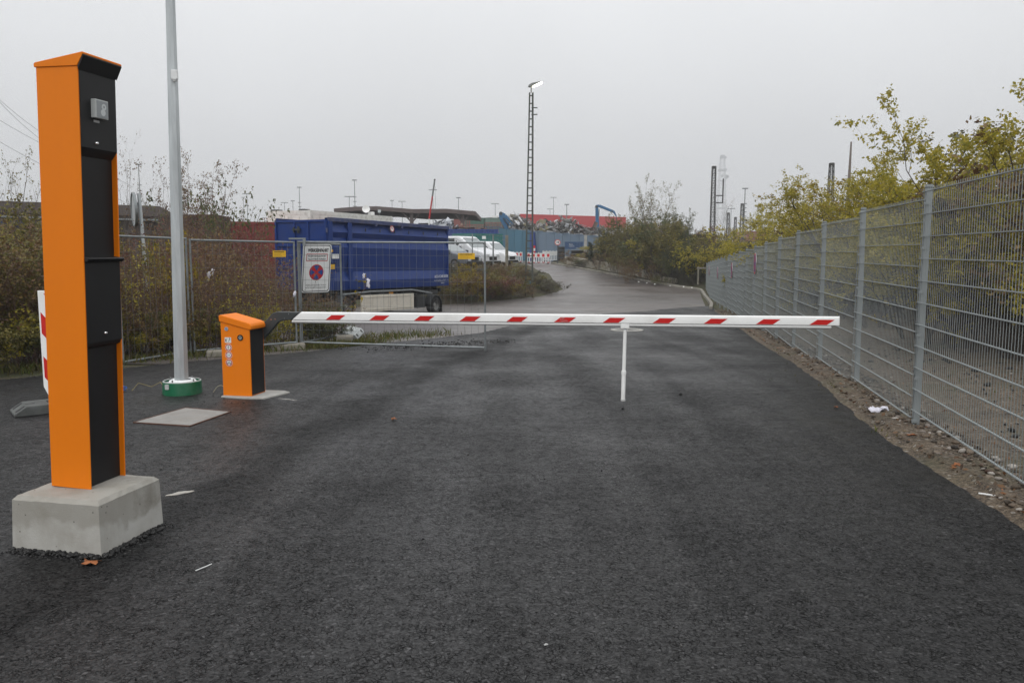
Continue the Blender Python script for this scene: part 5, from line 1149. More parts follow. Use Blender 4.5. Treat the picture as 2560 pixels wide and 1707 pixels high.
# white swap container behind the blue one
WCON = mat('dirty_white_container', (.70, .70, .66), .55, var=.06, scale=2, dirt=(.2, .19, .16), dscale=3.4, damt=.5)
wc0, wc1 = P(775, 525, 38), P(983, 542, 45); wrz = math.atan2(wc1.y - wc0.y, wc1.x - wc0.x)
wct = thing('white_container', 'grimy white box container behind the blue trailer', 'container', (wc0.x, wc0.y, wc0.z - 2.9), wrz); WL = 7.45
MB().box((0, 0, 0), (WL, 2.5, 2.86)).build('body', WCON, wct, bevel=.02)
for x in (0, WL - .16):
    for y in (-.015, 2.5 - .145): MB().box((x - .01, y, 0), (x + .17, y + .16, 2.90)).build('corner_post', WCON, wct)
for y in (-.012, 2.5 - .108): MB().box((.17, y, 2.72), (WL - .17, y + .12, 2.89)).build('top_rail', WCON, wct)
MB().box((-.012, .15, 2.70), (.1, 2.35, 2.89)).build('end_header', WCON, wct)
for x, y in ((.5, .3), (.5, 1.9), (WL - .4, 1.2)): MB().box((x - .5, y, 2.90), (x - .1, y + .35, 2.955)).build('lifting_plate', DKGREY, wct)
MB().box((1.9, -.03, 2.55), (3.6, -.016, 2.62)).build('grime_gutter', mat('grime', (.06, .06, .05), .9), wct)
for y in (.62, 1.25, 1.88): MB().tube((-.03, y, .2), (-.03, y, 2.6), .022, .022, 6).build('lock_bar', WCON, wct)
dish = P(915, 524, 52); sd_ = thing('roof_equipment', 'small satellite dish and box behind the white container', 'equipment', dish)
MB().lathe([(0, .02), (.16, .05), (.24, .11), (.25, .11), (.17, .04), (0, 0)], (0, 0, 0), 20).build('dish', WHITEP, sd_, smooth=True).rotation_euler = (R(75), 0, R(10))
MB().tube((0, .02, -.05), (0, .02, -1.3), .025).build('mast', GALVD, sd_); MB().box((.1, 0, -.55), (.5, .3, -.15)).build('box', WHITEP, sd_, bevel=.02)
MB().tube((.85, 0, -1.2), (.85, 0, -.2), .02).add([(.75, -.02, -.2), (.95, -.02, -.2), (.95, .1, .0), (.75, .1, .0)], [(0, 1, 2, 3)]).build('flood_lamp', GALVD, sd_)
REDC = mat('red_container_paint', (.19, .02, .018), .5, var=.15, scale=2, dirt=(.12, .03, .02), dscale=2, damt=.6); BRNC = mat('rusty_brown_paint', (.055, .03, .022), .75, var=.3, scale=3, dirt=(.10, .05, .03), dscale=2, damt=.6); NAVY = mat('navy_container_paint', (.012, .02, .055), .55, var=.15, scale=3)
TEAL = mat('teal_container_paint', (.015, .17, .16), .5, var=.12, scale=2, dirt=(.06, .13, .12), dscale=2); GRNC = mat('green_container_paint', (.04, .12, .085), .55, var=.1); BLUC = mat('blue_container_paint_2', (.03, .075, .17), .5, var=.12); MARO = mat('maroon_container_paint', (.22, .06, .05), .55, var=.1); GBLU = mat('grey_blue_steel_wall', (.12, .17, .23), .6, var=.12, scale=.6, dirt=(.16, .19, .22), dscale=.8, damt=.5, streak=True); DBLU = mat('deep_blue_steel', (.02, .05, .21), .5, var=.1)
p = P(528, 553, 36); container('red_container', 'faded red container behind the thicket and site fence', (p.x, p.y, p.z - 2.6), R(24), 6.06, 2.44, 2.6, REDC)
p = P(395, 536, 33); container('rusty_container', 'rusty brown container top showing right of the lamp post', (p.x, p.y, p.z - 2.6), R(6), 2.3, 2.44, 2.6, BRNC)
p = P(8, 552, 24); container('navy_container', 'dark navy container behind bushes left of the column', (p.x - 4.2, p.y, p.z - 2.6), R(0), 6.06, 2.44, 2.6, NAVY, [('HAMBU', .2, 5.35, 2.12), ('0/11', .17, 5.40, 1.85)])
# dark shed behind
SHED = mat('dark_brown_cladding', (.045, .032, .027), .8, var=.2, scale=1.5, streak=True)
p0, p1 = P(-40, 470, 44), P(430, 512, 50); d_ = (p1 - p0); szr = math.atan2(d_.y, d_.x); SLn = Vector((d_.x, d_.y)).length
shed = thing('dark_shed', 'long dark brown shed behind the thicket on the left', 'shed', (p0.x, p0.y, -.2), szr); hs0 = p1.z + .2
wl_ = MB().box((0, 0, 0), (SLn, 8, hs0 - .9)).build('wall', SHED, shed)
MB().prism([(-.4, hs0 - .95), (-.4, hs0 - .75), (4, hs0 + .1), (8.4, hs0 - .75), (8.4, hs0 - .95)], (-.3, 0, 0), (0, 1, 0), (0, 0, 1), (1, 0, 0), SLn + .6).build('roof', mat('brown_tiles', (.036, .026, .022), .9, var=.2, scale=3, spec=.1), shed)
MB().box((-.3, -.46, hs0 - 1.02), (SLn + .3, -.38, hs0 - .92)).build('gutter', GALVD, shed)
for k_ in range(6): MB().box((1.2 + k_ * SLn / 6, -.03, 1.6), (2.4 + k_ * SLn / 6, -.005, 2.6)).build('window', GLASSD, shed)
# road sign seen from the side
sb = P(368, 720, 15.5); stp = P(347, 484, 15.5); rs = thing('road_sign', 'grey road sign seen edge on above the thicket left of lamp post', 'sign', (sb.x, sb.y, zg(sb.x, sb.y)))
MB().tube((sb.x + .05, sb.y, zg(sb.x, sb.y)), stp, .034, .034, 10).build('post', GALV, rs, world=True, smooth=True)
cN = Vector((-.85, -.53, -.03)).normalized(); cU = Vector((-.53, .85, 0)).normalized(); cW = cN.cross(cU)
c_ = P(343, 524, 15.5) + cN * .04
MB().disc(c_, cU, cW, cN, .31, .018, 32).build('plate', GALV, rs, world=True); MB().ring(c_ - cN * .012, cU, cW, cN, .30, .325, .05, 32).build('rim', GALVD, rs, world=True)
MB().bar(c_ - cN * .02 + Vector((0, 0, .15)), stp + (Vector((sb.x, sb.y, 0)) - stp).normalized() * .25, .03, .03).build('clamp', DKGREY, rs, world=True)

# ------------------------------------------------------------------ parked cars
def car(name, label, loc, rz, paint, kind):
    t = thing(name, label, 'van' if 'van' in name else 'car', loc, rz, 'cars parked above the bank')
    D = {'van': (4.9, 1.9, [(0, .35), (0, 1.0), (.05, 1.45), (.25, 1.92), (.5, 1.98), (2.9, 1.98), (3.1, 1.93), (3.95, 1.22), (4.7, 1.02), (4.88, .85), (4.9, .35)], (.3, 3.05, 1.28, 1.84, 3.12, 3.9)),
         'hatch': (4.2, 1.75, [(0, .3), (0, .85), (.15, .95), (.45, 1.36), (.8, 1.47), (2.2, 1.47), (2.45, 1.40), (3.2, .98), (4.0, .82), (4.18, .65), (4.2, .3)], (.55, 2.9, .98, 1.36, 2.35, 3.12)),
         'small_van': (4.3, 1.75, [(0, .3), (0, 1.0), (.1, 1.55), (.3, 1.7), (2.6, 1.72), (2.85, 1.64), (3.5, 1.08), (4.1, .95), (4.28, .75), (4.3, .3)], (.35, 2.95, 1.12, 1.56, 2.85, 3.44))}[kind]
    L_, W_, prof_, (w0, w1, wz0, wz1, s0_, s1_) = D
    MB().prism(prof_, (-L_/2, -W_/2, 0), (1, 0, 0), (0, 0, 1), (0, 1, 0), W_).build('body', paint, t, bevel=.09, seg=3)
    zt_ = max(z for _, z in prof_)
    for sy in (-1, 1):
        y = sy * (W_/2 + .004)
        MB().prism([(w0, wz0), (w0 + .05, wz1), (w1 - .35, wz1), (w1 + .15, wz0)], (-L_/2, y - .004, 0), (1, 0, 0), (0, 0, 1), (0, 1, 0), .008).build('side_window', GLASSD, t)
        MB().box((w1 - L_/2 - .35, y - .012 * 0 - .012, wz0), (w1 - L_/2 - .27, y + .012, wz1)).build('window_pillar', paint, t)
        MB().box((w1 - L_/2 + .02, sy * (W_/2 + .02) - .0, wz0 - .02), (w1 - L_/2 + .16, sy * (W_/2 + .20), wz0 + .16)).build('mirror', paint, t, bevel=.03)
        for x in (.85, L_ - .85): wheel(t, (x - L_/2, sy * (W_/2 - .09), .32), .32, .2, (0, sy, 0), rimc=RIMM)
        MB().box((L_/2 - .22, sy * W_/2 * .62 - .16, prof_[-2][1] - .16), (L_/2 + .006, sy * W_/2 * .62 + .16, prof_[-2][1] + .02)).build('headlight', mat('headlight_glass', (.55, .57, .58), .15), t, bevel=.02)
    def pz(x): return lerp(x, [a for a, _ in prof_[3:-1]], [b for _, b in prof_[3:-1]])
    a, b = s0_ + .05, s1_ - .02; nx_ = Vector((-(pz(b) - pz(a)), 0, b - a)).normalized() * .006
    q = [Vector((a - L_/2, -W_/2 * .80, pz(a))), Vector((b - L_/2, -W_/2 * .90, pz(b))), Vector((b - L_/2, W_/2 * .90, pz(b))), Vector((a - L_/2, W_/2 * .80, pz(a)))]
    MB().add([v + nx_ for v in q] + [v + nx_ * 2 for v in q], [(0,1,2,3),(7,6,5,4),(0,4,5,1),(1,5,6,2),(2,6,7,3),(3,7,4,0)]).build('windscreen', GLASSL, t)
    MB().box((L_/2 - .02, -W_/2 * .45, .5), (L_/2 + .008, W_/2 * .45, .72)).build('grille', BLACK, t)
    MB().box((L_/2 - .05, -W_/2 + .05, .3), (L_/2 + .04, W_/2 - .05, .46)).build('bumper', BLACK, t, bevel=.03)
    return t
WCAR = mat('white_car_paint', (.72, .73, .75), .3, var=.03, coat=.5); GCAR = mat('grey_car_paint', (.13, .14, .165), .3, .4, var=.04, coat=.5)
def carat(u, v, Y): p = P(u, v, Y); return (p.x, Y, zg(p.x, Y))
car('white_van', 'white van parked behind the blue trailer, second from the left', carat(1150, 640, 50.5), R(-30), WCAR, 'van')
car('grey_car', 'grey car parked in front of the white van', carat(1113, 640, 47.5), R(-30), GCAR, 'hatch')
car('white_small_van', 'small white van at the right end of the parked cars', carat(1212, 640, 55), R(-28), WCAR, 'small_van')
# wire fence between the cars and the bank
wf = thing('wire_fence', 'thin grey posts with slack wires in front of the parked cars', 'fence', (-2.6, 47, .6))
pts = []
for u, vt, vb, r in ((1118, 584, 690, .03), (1181, 585, 690, .035), (1233, 586, 690, .045), (1267, 588, 690, .09)):
    a, b = P(u, vt, 47.3 if u > 1120 else 46.5), P(u, vb, 47.3 if u > 1120 else 46.5); pts.append(a)
    MB().tube(b, a, r, r, 8).build('post', CONC2 if r > .08 else GALVD, wf, world=True)
for dz in (-.03, -.36):
    for a, b in zip(pts[:-1], pts[1:]):
        mid = (a + b) / 2 + Vector((0, 0, -.06 + dz)); MB().path([a + Vector((0, 0, dz)), a.lerp(mid, .6), mid, mid.lerp(b, .4), b + Vector((0, 0, dz))], .012, 4).build('wire', GALVD, wf, world=True)

# ------------------------------------------------------------------ white and red plastic barriers
RB = mat('red_plastic', (.45, .015, .012), .45, var=.08)
def pbarrier(label, pl_, pr_, zb, red=True):
    d = pr_ - pl_; Ln = Vector((d.x, d.y)).length; t = thing('plastic_barrier', label, 'barrier', (pl_.x, pl_.y, zb), math.atan2(d.y, d.x), 'plastic barrier panels across the road')
    s = Ln / 2.0
    m = MB().box((0, -.02, .1), (Ln, .02, .16)).box((0, -.02, .56), (Ln, .02, .62)).box((0, -.02, .9), (Ln, .02, .97)).box((0, -.02, 0), (.05, .02, 1.0)).box((Ln - .05, -.02, 0), (Ln, .02, 1.0))
    if red: m.box((.05, -.014, .62), (Ln - .05, .014, .9))
    else: m.box((.05, -.014, .62), (Ln - .05, .014, .9)).box((.05, -.014, .12), (Ln - .05, .014, .14))
    m.build('frame', WREF, t)
    for i in range(9): MB().box((.16 * s + i * .2 * s, -.012, .16), (.16 * s + i * .2 * s + .08 * s, .012, .56)).build('slat', WREF, t)
    for i in range(5): MB().box((.1 * s + i * .42 * s, -.01, .9705), (.1 * s + i * .42 * s + .06, .01, 1.04)).build('lug', WREF, t)
    if red:
        for i in range(5): MB().box(((.02 + i * .42) * s, -.022, .63), ((.02 + i * .42 + .21) * s, -.0145, .89)).build('red_field', REDR, t); MB().box(((.05 + i * .42) * s, -.026, .10), ((.05 + i * .42 + .2) * s, -.0205, .16)).build('red_field', REDR, t)
    for x in (.15, Ln - .35): MB().box((x, -.2, -.02), (x + .2, .2, .07)).build('foot', BLACK, t)
    return t
def bp_(u, v, Y): p = P(u, v, Y); return p
a, b = bp_(1318, 660, 72), bp_(1376, 661, 72); pbarrier('red and white barrier panel closing the road end', a, b, road_z(72))
a, b = bp_(1261, 650, 73.5), bp_(1306, 650, 74); pbarrier('white barrier panel with red slats left of the lattice mast', a, b, .62)
a, b = bp_(1356, 650, 77), bp_(1394, 650, 78); pbarrier('plain white barrier panel below the speed limit sign', a, b, .72, False)
a, b = bp_(1246, 652, 70), bp_(1261, 651, 71.5); pbarrier('short white barrier panel behind the small white van', a, b, .62)
p = bp_(1336, 640, 74); wb = thing('warning_post', 'short red and white warning post behind the barrier panel', 'post', (p.x, p.y, .6))
for i in range(6): MB().tube((0, 0, .1 + i * .25), (0, 0, .1 + (i + 1) * .25 - .002), .09, .09, 12).build('band', REDR if i % 2 else WREF, wb)
p = P(1394, 606, 71); ss = thing('speed_sign', 'round speed limit 10 sign on a dark post by the embankment', 'sign', (p.x, p.y, zg(p.x, p.y)))
MB().disc(p, (1, 0, 0), (0, 0, 1), (0, -1, 0), .27, .01, 36).build('plate', WREF, ss, world=True); MB().ring(p + Vector((0, -.0105, 0)), (1, 0, 0), (0, 0, 1), (0, -1, 0), .195, .262, .002, 36).build('red_ring', REDP, ss, world=True)
lettering('10', .26, p, (1, 0, 0), (0, 0, 1), (0, -1, 0), INK, ss, world=True, bold=.012, lift=.014)
MB().tube(Vector((p.x + .03, p.y + .05, zg(p.x, p.y) - .1)), p + Vector((.03, .06, .25)), .06, .06, 10).build('post', DKGREY, ss, world=True)

# ------------------------------------------------------------------ lattice lamp mast
lm0 = P(1322, 735, 45.5); lm0.z = zg(lm0.x, lm0.y); lmt = P(1328, 232, 45.5)
MASTM = mat('olive_grey_mast', (.065, .07, .06), .7, .2, var=.2, scale=5, dirt=(.14, .14, .12), dscale=4, damt=.5)
mast = thing('lamp_mast', 'tall ladder like steel mast with a lit lamp', 'lamp mast', lm0)
for s in (-1, 1): MB().bar(lm0 + Vector((s * .20, 0, 0)), lmt + Vector((s * .085, 0, 0)), .10 if s > 0 else .085, .11, (0, 1, 0)).build('leg', MASTM, mast, world=True)
n_ = 27
for i in range(n_):
    f = (i + .6) / n_; c_ = lm0.lerp(lmt, f); hw = .20 + (.085 - .20) * f; MB().bar(c_ - Vector((hw, 0, 0)), c_ + Vector((hw, 0, 0)), .08, .055).build('rung', MASTM, mast, world=True)
MB().tube(lmt, lmt + Vector((0, 0, .45)), .03, .03, 8).build('stub', MASTM, mast, world=True)
lh = P(1328, 215, 45.5); hd_ = MB().prism([(-.18, -.06), (-.12, .06), (.1, .16), (.55, .235), (.62, .21), (.1, -.03), (-.08, -.09)], lh + Vector((0, -.12, 0)), (1, 0, 0), (0, 0, 1), (0, 1, 0), .24).build('lamp_head', mat('lamp_grey', (.2, .21, .2), .5), mast, world=True, bevel=.03)
MB().add([lh + Vector(v) for v in ((.12, -.10, -.045), (.60, -.10, .18), (.60, .10, .18), (.12, .10, -.045), (.14, -.10, -.075), (.62, -.10, .15), (.62, .10, .15), (.14, .10, -.075))], [(0,1,2,3),(7,6,5,4),(0,4,5,1),(1,5,6,2),(2,6,7,3),(3,7,4,0)]).build('lit_panel', mat('lit_lamp', (1, .95, .8), .5, emit=(1, .93, .78), est=60), mast, world=True)
for v, dx in ((270, .22), (287, .22), (520, .0), (1, 0)):
    if v > 1: c_ = P(1330, v, 45.4); MB().box((c_.x - .03, c_.y - .03, c_.z - .02), (c_.x + dx + .08, c_.y + .03, c_.z + .03)).build('bracket', MASTM, mast, world=True)
MB().box((lm0.x - .12, lm0.y - .13, lm0.z + .75), (lm0.x + .1, lm0.y - .09, lm0.z + .95)).build('blue_plate', mat('blue_plate', (.04, .16, .26), .5), mast, world=True)

# ------------------------------------------------------------------ yard beyond: canopy, containers, walls, scrap, excavators
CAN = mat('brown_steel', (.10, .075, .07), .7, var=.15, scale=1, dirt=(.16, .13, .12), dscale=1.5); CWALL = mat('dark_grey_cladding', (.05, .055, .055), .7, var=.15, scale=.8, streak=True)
cy0, cy1 = 84, 100; can = thing('canopy', 'wide open steel canopy with shallow twin roof behind the trailer', 'canopy', (P(1000, 600, 92).x, 92, .75))
line = [(834.5, 521.4), (887, 517), (940.7, 515.7), (1031.8, 523), (1115.7, 522), (1189, 528.6)]
m_ = MB(); fr = [P(u, v, cy0) for u, v in line]
vs = [q for q in fr] + [q - Vector((0, 0, .42)) for q in fr] + [q + Vector((0, 16, .0)) for q in fr] + [q + Vector((0, 16, -.42)) for q in fr]; n = 6
m_.add(vs, [(i, i+1, n+i+1, n+i) for i in range(5)] + [(2*n+i+1, 2*n+i, 3*n+i, 3*n+i+1) for i in range(5)] + [(i, 2*n+i, 2*n+i+1, i+1) for i in range(5)] + [(n+i, n+i+1, 3*n+i+1, 3*n+i) for i in range(5)] + [(0, n, 3*n, 2*n), (n-1, 3*n-1, 4*n-1, 2*n-1)])
m_.build('roof', CAN, can, world=True)
n = 6; vs = [q - Vector((0, -.4, .45)) for q in fr] + [q + Vector((0, 15.6, -.45)) for q in fr]; MB().add(vs, [(i, i + 1, n + i + 1, n + i) for i in range(5)]).build('shade_soffit', mat('soffit_shade', (.03, .03, .03), .8), can, world=True)  # sheet added under the roof, the shade there put into its dark colour
for u in (893, 1029, 1156):
    t_ = P(u, 530, cy0 + .6); MB().box((t_.x - .18, cy0 + .5, .7), (t_.x + .18, cy0 + .8, t_.z - .1)).build('column', CAN, can, world=True)
    for s in (-1, 1): MB().bar(t_ + Vector((s * .1, .05, -1.0)), t_ + Vector((s * 1.1, .05, .1)), .14, .14).build('brace', CAN, can, world=True)
xa, xb = P(838, 560, 99).x, P(1135, 560, 99).x; n = 10
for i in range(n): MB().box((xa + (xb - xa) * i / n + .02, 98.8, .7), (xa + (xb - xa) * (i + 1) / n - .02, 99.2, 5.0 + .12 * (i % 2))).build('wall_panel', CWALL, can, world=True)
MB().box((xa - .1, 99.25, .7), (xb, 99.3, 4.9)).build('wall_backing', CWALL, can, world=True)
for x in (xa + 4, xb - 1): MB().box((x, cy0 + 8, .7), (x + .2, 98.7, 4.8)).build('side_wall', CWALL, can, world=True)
# scrap mounds (fragments nobody could count)
def scrap_mound(name, label, spots, seed, m2):
    g = np.random.default_rng(seed); V, F, o = [], [], 0; T = np.array([(0,1,2,3),(7,6,5,4),(0,4,5,1),(1,5,6,2),(2,6,7,3),(3,7,4,0)])
    for (x, y, z, rx, ry, rz_, cnt, s0_) in spots:
        for _ in range(cnt):
            u, v_ = g.normal() * .5, g.normal() * .5; hh = max(0, 1 - u * u - v_ * v_); c_ = np.array([x + u * rx, y + v_ * ry, z + rz_ * hh * g.random() ** .4])
            d = np.array([g.exponential(.5) + .1, g.exponential(.22) + .05, g.exponential(.06) + .02]) * s0_; q = g.normal(size=4); q /= np.linalg.norm(q); w_, a, b, c2 = q
            Rm = np.array([[1-2*(b*b+c2*c2),2*(a*b-c2*w_),2*(a*c2+b*w_)],[2*(a*b+c2*w_),1-2*(a*a+c2*c2),2*(b*c2-a*w_)],[2*(a*c2-b*w_),2*(b*c2+a*w_),1-2*(a*a+b*b)]])
            B_ = np.array([(-1,-1,-1),(1,-1,-1),(1,1,-1),(-1,1,-1),(-1,-1,1),(1,-1,1),(1,1,1),(-1,1,1)], float) * d / 2; B_[[1, 2], 2] += d[0] * .12; V.append(B_ @ Rm.T + c_); F.append(T + o); o += 8
    return tag(link(name, np_mesh(name, np.concatenate(V), np.concatenate(F)), m2), label, 'scrap', kind='stuff')
SCR = leafmat('mixed_scrap', [(.12, .115, .11), (.35, .35, .34), (.06, .055, .05), (.55, .56, .57), (.2, .18, .16), (.14, .09, .07), (.3, .31, .33), (.07, .07, .07), (.22, .2, .12)], 0)
SCW = leafmat('pale_scrap', [(.5, .52, .56), (.65, .67, .7), (.25, .27, .3), (.08, .08, .09), (.4, .42, .46)], 0)
spots = []
for u in range(1290, 1512, 14):
    p = P(u, 578 + (u - 1290) * .06, 91); top = {0: .2}.get(0) + 1.0 + .5 * math.sin(u * .05); spots.append((p.x, 91, p.z - 1.2, 1.2, 1.8, top + 1.4, 95, .9))
scrap_mound('scrap_heap', 'grey heap of metal scrap behind the blue steel wall', spots, 3, SCR)
p = P(1108, 562, 67); scrap_mound('pale_scrap', 'whitish sheet metal scrap above the tail of the blue trailer', [(p.x, 68, p.z - .35, 1.3, .8, .75, 110, .7)], 4, SCW)
p = P(1150, 572, 68); scrap_mound('timber_scrap', 'brown beams and rubble on the long blue container', [(p.x, 68.5, p.z - .3, 2.4, .6, .45, 60, 1.0)], 5, leafmat('timber_scrap', [(.2, .12, .08), (.12, .05, .04), (.25, .2, .15), (.1, .08, .07)], 0))
p = P(1114, 573, 67); container('long_blue_container', 'long blue open container behind the parked cars', (p.x, 67, .62), R(2), 4.4, 2.4, p.z - .62, DBLU)
p = P(1185, 583, 60); q = P(1282, 583, 64); container('teal_container', 'teal skip container behind the parked cars', (p.x, 60.5, p.z - 1.95), math.atan2(3.5, q.x - p.x), 3.3, 2.3, 1.95, TEAL)
t_ = P(1210, 594, 59.5); tag(MB().box((t_.x - .14, t_.y, t_.z - .11), (t_.x + .14, t_.y + .01, t_.z + .11)).build('notice_board', WREF), 'small white notice on the teal container', 'notice')
# grey blue sheet pile wall
a, b = P(1247, 571, 84), P(1512, 592, 79); d = (b - a); n = 13; rz_ = math.atan2(d.y, d.x); Ln = Vector((d.x, d.y)).length
sw = thing('steel_wall', 'long grey blue steel wall holding back the scrap heap', 'wall', (a.x, a.y, .7), rz_)
def wtop(f): return a.z + (b.z - a.z) * f - .7
for i in range(n):
    x0, x1 = Ln * i / n + .012, Ln * (i + 1) / n - .012; zb_ = -.1 if i < 9 else wtop(.9) - 1.4 - (0 if i < 11 else -.5)
    MB().add([(x0, 0, zb_), (x1, 0, zb_), (x1, 0, wtop((i + 1) / n)), (x0, 0, wtop(i / n)), (x0, .3, zb_), (x1, .3, zb_), (x1, .3, wtop((i + 1) / n)), (x0, .3, wtop(i / n))], [(0,1,2,3),(7,6,5,4),(0,4,5,1),(1,5,6,2),(2,6,7,3),(3,7,4,0)]).build('wall_panel', mat('teal_blue_steel', (.045, .13, .19), .6, var=.15, scale=.7, streak=True) if i < 4 else GBLU, sw)
for i in range(7): f = .12 + i * .125; MB().box((Ln * f, -.06, wtop(f) - .06), (Ln * f + .55, .36, wtop(f) + .04)).build('cap_plate', GBLU, sw)
f = .335; MB().prism([(-.2, wtop(f) - .1), (.24, wtop(f) - .1), (.52, 0), (-.2, 0)], (Ln * f, -.32, 0), (1, 0, 0), (0, 0, 1), (0, 1, 0), .32).build('buttress', DBLU, sw)
p = P(1464, 589, 78.5); q = P(1464, 630, 78.5); MB().box((p.x - .13, p.y - .15, q.z), (p.x + .13, p.y + .1, p.z)).build('prop_post', CONC, sw, world=True)
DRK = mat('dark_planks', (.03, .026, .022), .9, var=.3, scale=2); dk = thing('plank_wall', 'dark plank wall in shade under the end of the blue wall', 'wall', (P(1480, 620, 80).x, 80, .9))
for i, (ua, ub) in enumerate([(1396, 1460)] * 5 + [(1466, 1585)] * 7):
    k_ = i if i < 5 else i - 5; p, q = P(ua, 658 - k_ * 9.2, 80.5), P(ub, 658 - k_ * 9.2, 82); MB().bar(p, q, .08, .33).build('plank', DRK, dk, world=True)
p = P(1412, 596, 75.5); q = P(1457, 596, 75); container('blue_skip', 'blue skip container with white lettering under the blue wall', (p.x, 75.5, p.z - 1.0), R(-5), 1.75, 1.6, .68, BLUC, [('Bauer-', .16, .62, .44), ('containe', .15, .64, .27), ('Mulden', .11, 1.2, .06)])
# excavators
EXB = mat('excavator_blue', (.02, .13, .28), .45, var=.12, scale=2, dirt=(.08, .12, .16), dscale=2)
ex = thing('loading_crane', 'light blue loading crane with hanging grab above the scrap', 'crane', (P(1494, 600, 93).x, 93, 1))
def exs(pts, wd, name, par, dep=.4):
    for (a_, b_), (w0, w1) in zip(zip(pts[:-1], pts[1:]), wd):
        p, q = P(*a_, 93), P(*b_, 93); d = (q - p).normalized(); nn = Vector((d.z, 0, -d.x)); pn = [p + nn * w0, p - nn * w0, q - nn * w1, q + nn * w1]
        m = MB().add([v + Vector((0, s * dep / 2, 0)) for s in (-1, 1) for v in pn], [(0,1,2,3),(7,6,5,4),(0,4,5,1),(1,5,6,2),(2,6,7,3),(3,7,4,0)]); m.build(name, EXB, par, world=True, bevel=.05)
exs([(1494, 584), (1492, 518)], [(.23, .16)], 'boom', ex); exs([(1490, 516), (1498, 515), (1535, 530)], [(.14, .16), (.16, .13)], 'stick', ex); exs([(1534, 529), (1541, 541)], [(.12, .06)], 'stick_tip', ex, .25)
MB().tube(P(1498, 523, 92.7), P(1497, 548, 92.7), .05, .05, 8).build('cylinder', GALVD, ex, world=True); MB().disc(P(1491, 517, 93) + Vector((0, -.22, 0)), (1, 0, 0), (0, 0, 1), (0, 1, 0), .15, .44, 16).build('joint', DKGREY, ex, world=True)
gp = P(1540.5, 553, 93); MB().tube(P(1541, 541, 93), gp + Vector((0, 0, .1)), .04, .07, 8).build('grab_link', DKGREY, ex, world=True)
for k_ in range(5):
    a_ = 2 * math.pi * k_ / 5; m = MB(); pp_ = []
    for i in range(7):
        t_ = i / 6; r_ = .1 + .34 * math.sin(t_ * math.pi * .8); pp_.append(gp + Vector((r_ * math.cos(a_), r_ * math.sin(a_), -.9 * t_)))
    m.path(pp_, .06, 5).build('grab_claw', mat('grab_brown', (.06, .04, .035), .7, .3), ex, world=True)
ex2 = thing('excavator', 'blue excavator boom folded above the left end of the steel wall', 'excavator', (P(1265, 600, 93).x, 93, 1))
exs([(1270, 578), (1253, 545), (1251, 534)], [(.2, .24), (.24, .18)], 'stick', ex2); exs([(1290, 578), (1262, 540), (1253, 534)], [(.28, .24), (.24, .18)], 'boom', ex2, .45)
MB().disc(P(1252, 534, 93) + Vector((0, -.25, 0)), (1, 0, 0), (0, 0, 1), (0, 1, 0), .2, .5, 16).build('joint', DKGREY, ex2, world=True); MB().tube(P(1258, 545, 92.7), P(1276, 574, 92.7), .07, .07, 8).build('cylinder', DKGREY, ex2, world=True)
# red and grey hall with its white framed end
HY = 150; a, b = P(1300, 535, HY), P(1563, 546, HY + 14); d = b - a; rz_ = math.atan2(d.y, d.x); Ln = Vector((d.x, d.y)).length
RFC = mat('red_fascia', (.48, .04, .045), .55, var=.05, scale=.4); HALLG = mat('grey_hall_cladding', (.33, .31, .30), .7, var=.08, scale=.5, streak=True)
hall = thing('red_hall', 'long flat hall with red fascia above grey walls', 'hall', (a.x, a.y, .75), rz_); H_ = a.z - .75
n = 18
for i in range(n): MB().box((Ln * i / n + .01, 0, 0), (Ln * (i + 1) / n - .01, .3, H_ - 2.2)).build('wall_panel', HALLG, hall)
MB().box((0, -.25, H_ - 2.2), (Ln, .2, H_)).build('fascia', RFC, hall); MB().box((0, .35, 0), (Ln, 30, H_ - .3)).build('hall_block', HALLG, hall)
for x in (Ln * .19, Ln * .26): MB().box((x, -.05, H_ - 3.1), (x + 1.4, -.01, H_ - 2.4)).build('window', GLASSD, hall)
a2 = P(1234, 540, HY); wh = thing('white_frame_hall', 'white framed open hall end left of the red fascia', 'hall', (a2.x, HY, .75), rz_); L3 = Vector((a.x - a2.x, a.y - a2.y)).length - .4; H3 = a.z - .75
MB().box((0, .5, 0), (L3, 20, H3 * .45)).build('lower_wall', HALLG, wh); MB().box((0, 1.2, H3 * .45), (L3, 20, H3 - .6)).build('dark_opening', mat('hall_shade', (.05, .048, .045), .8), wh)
for x in (0, L3 - .35): MB().box((x, 0, 0), (x + .35, .4, H3 - .35)).build('post', WHITEP, wh)
for (x0, z0), (x1, z1) in (((0, H3 - .7), (L3 * .4, H3 - .05)), ((L3 * .4, H3 - .05), (L3, H3 - .05)), ((.1, H3 - 1.6), (.8, H3 - .6)), ((L3 - .2, H3 - 1.6), (L3 - .9, H3 - .2))): MB().bar((x0, .2, z0), (x1, .2, z1), .35, .3).build('beam', WHITEP, wh)
# far container stack
for (u, v, m2, L_, H_, lab, tx) in ((1162, 541, GRNC, 9.5, 2.6, 'green container on top of the far stack', [('CHINA', .8, 5, 1.3)]), (1210, 541, mat('pale_green_container', (.10, .17, .14), .55), 3.4, 2.6, 'pale green container at the right of the far stack', [('TEX 50', .7, 1.8, 1.3)]), (1164, 556.5, MARO, 9.4, 3.4, 'maroon container below the green one in the far stack', None), (1211, 553, MARO, 3.4, 2.0, 'short maroon container in the far stack', None), (1211, 565, BLUC, 3.4, 1.6, 'blue container at the bottom of the far stack', None), (1134, 541, MARO, 3.0, 2.6, 'reddish container half hidden behind the canopy column', None)):
    p = P(u, v, 146); container('stacked_container', lab, (p.x, 146, p.z - H_), 0, L_ * .38 if L_ > 5 else L_, 2.4, H_ * .9, m2, None, group='containers in the far stack')

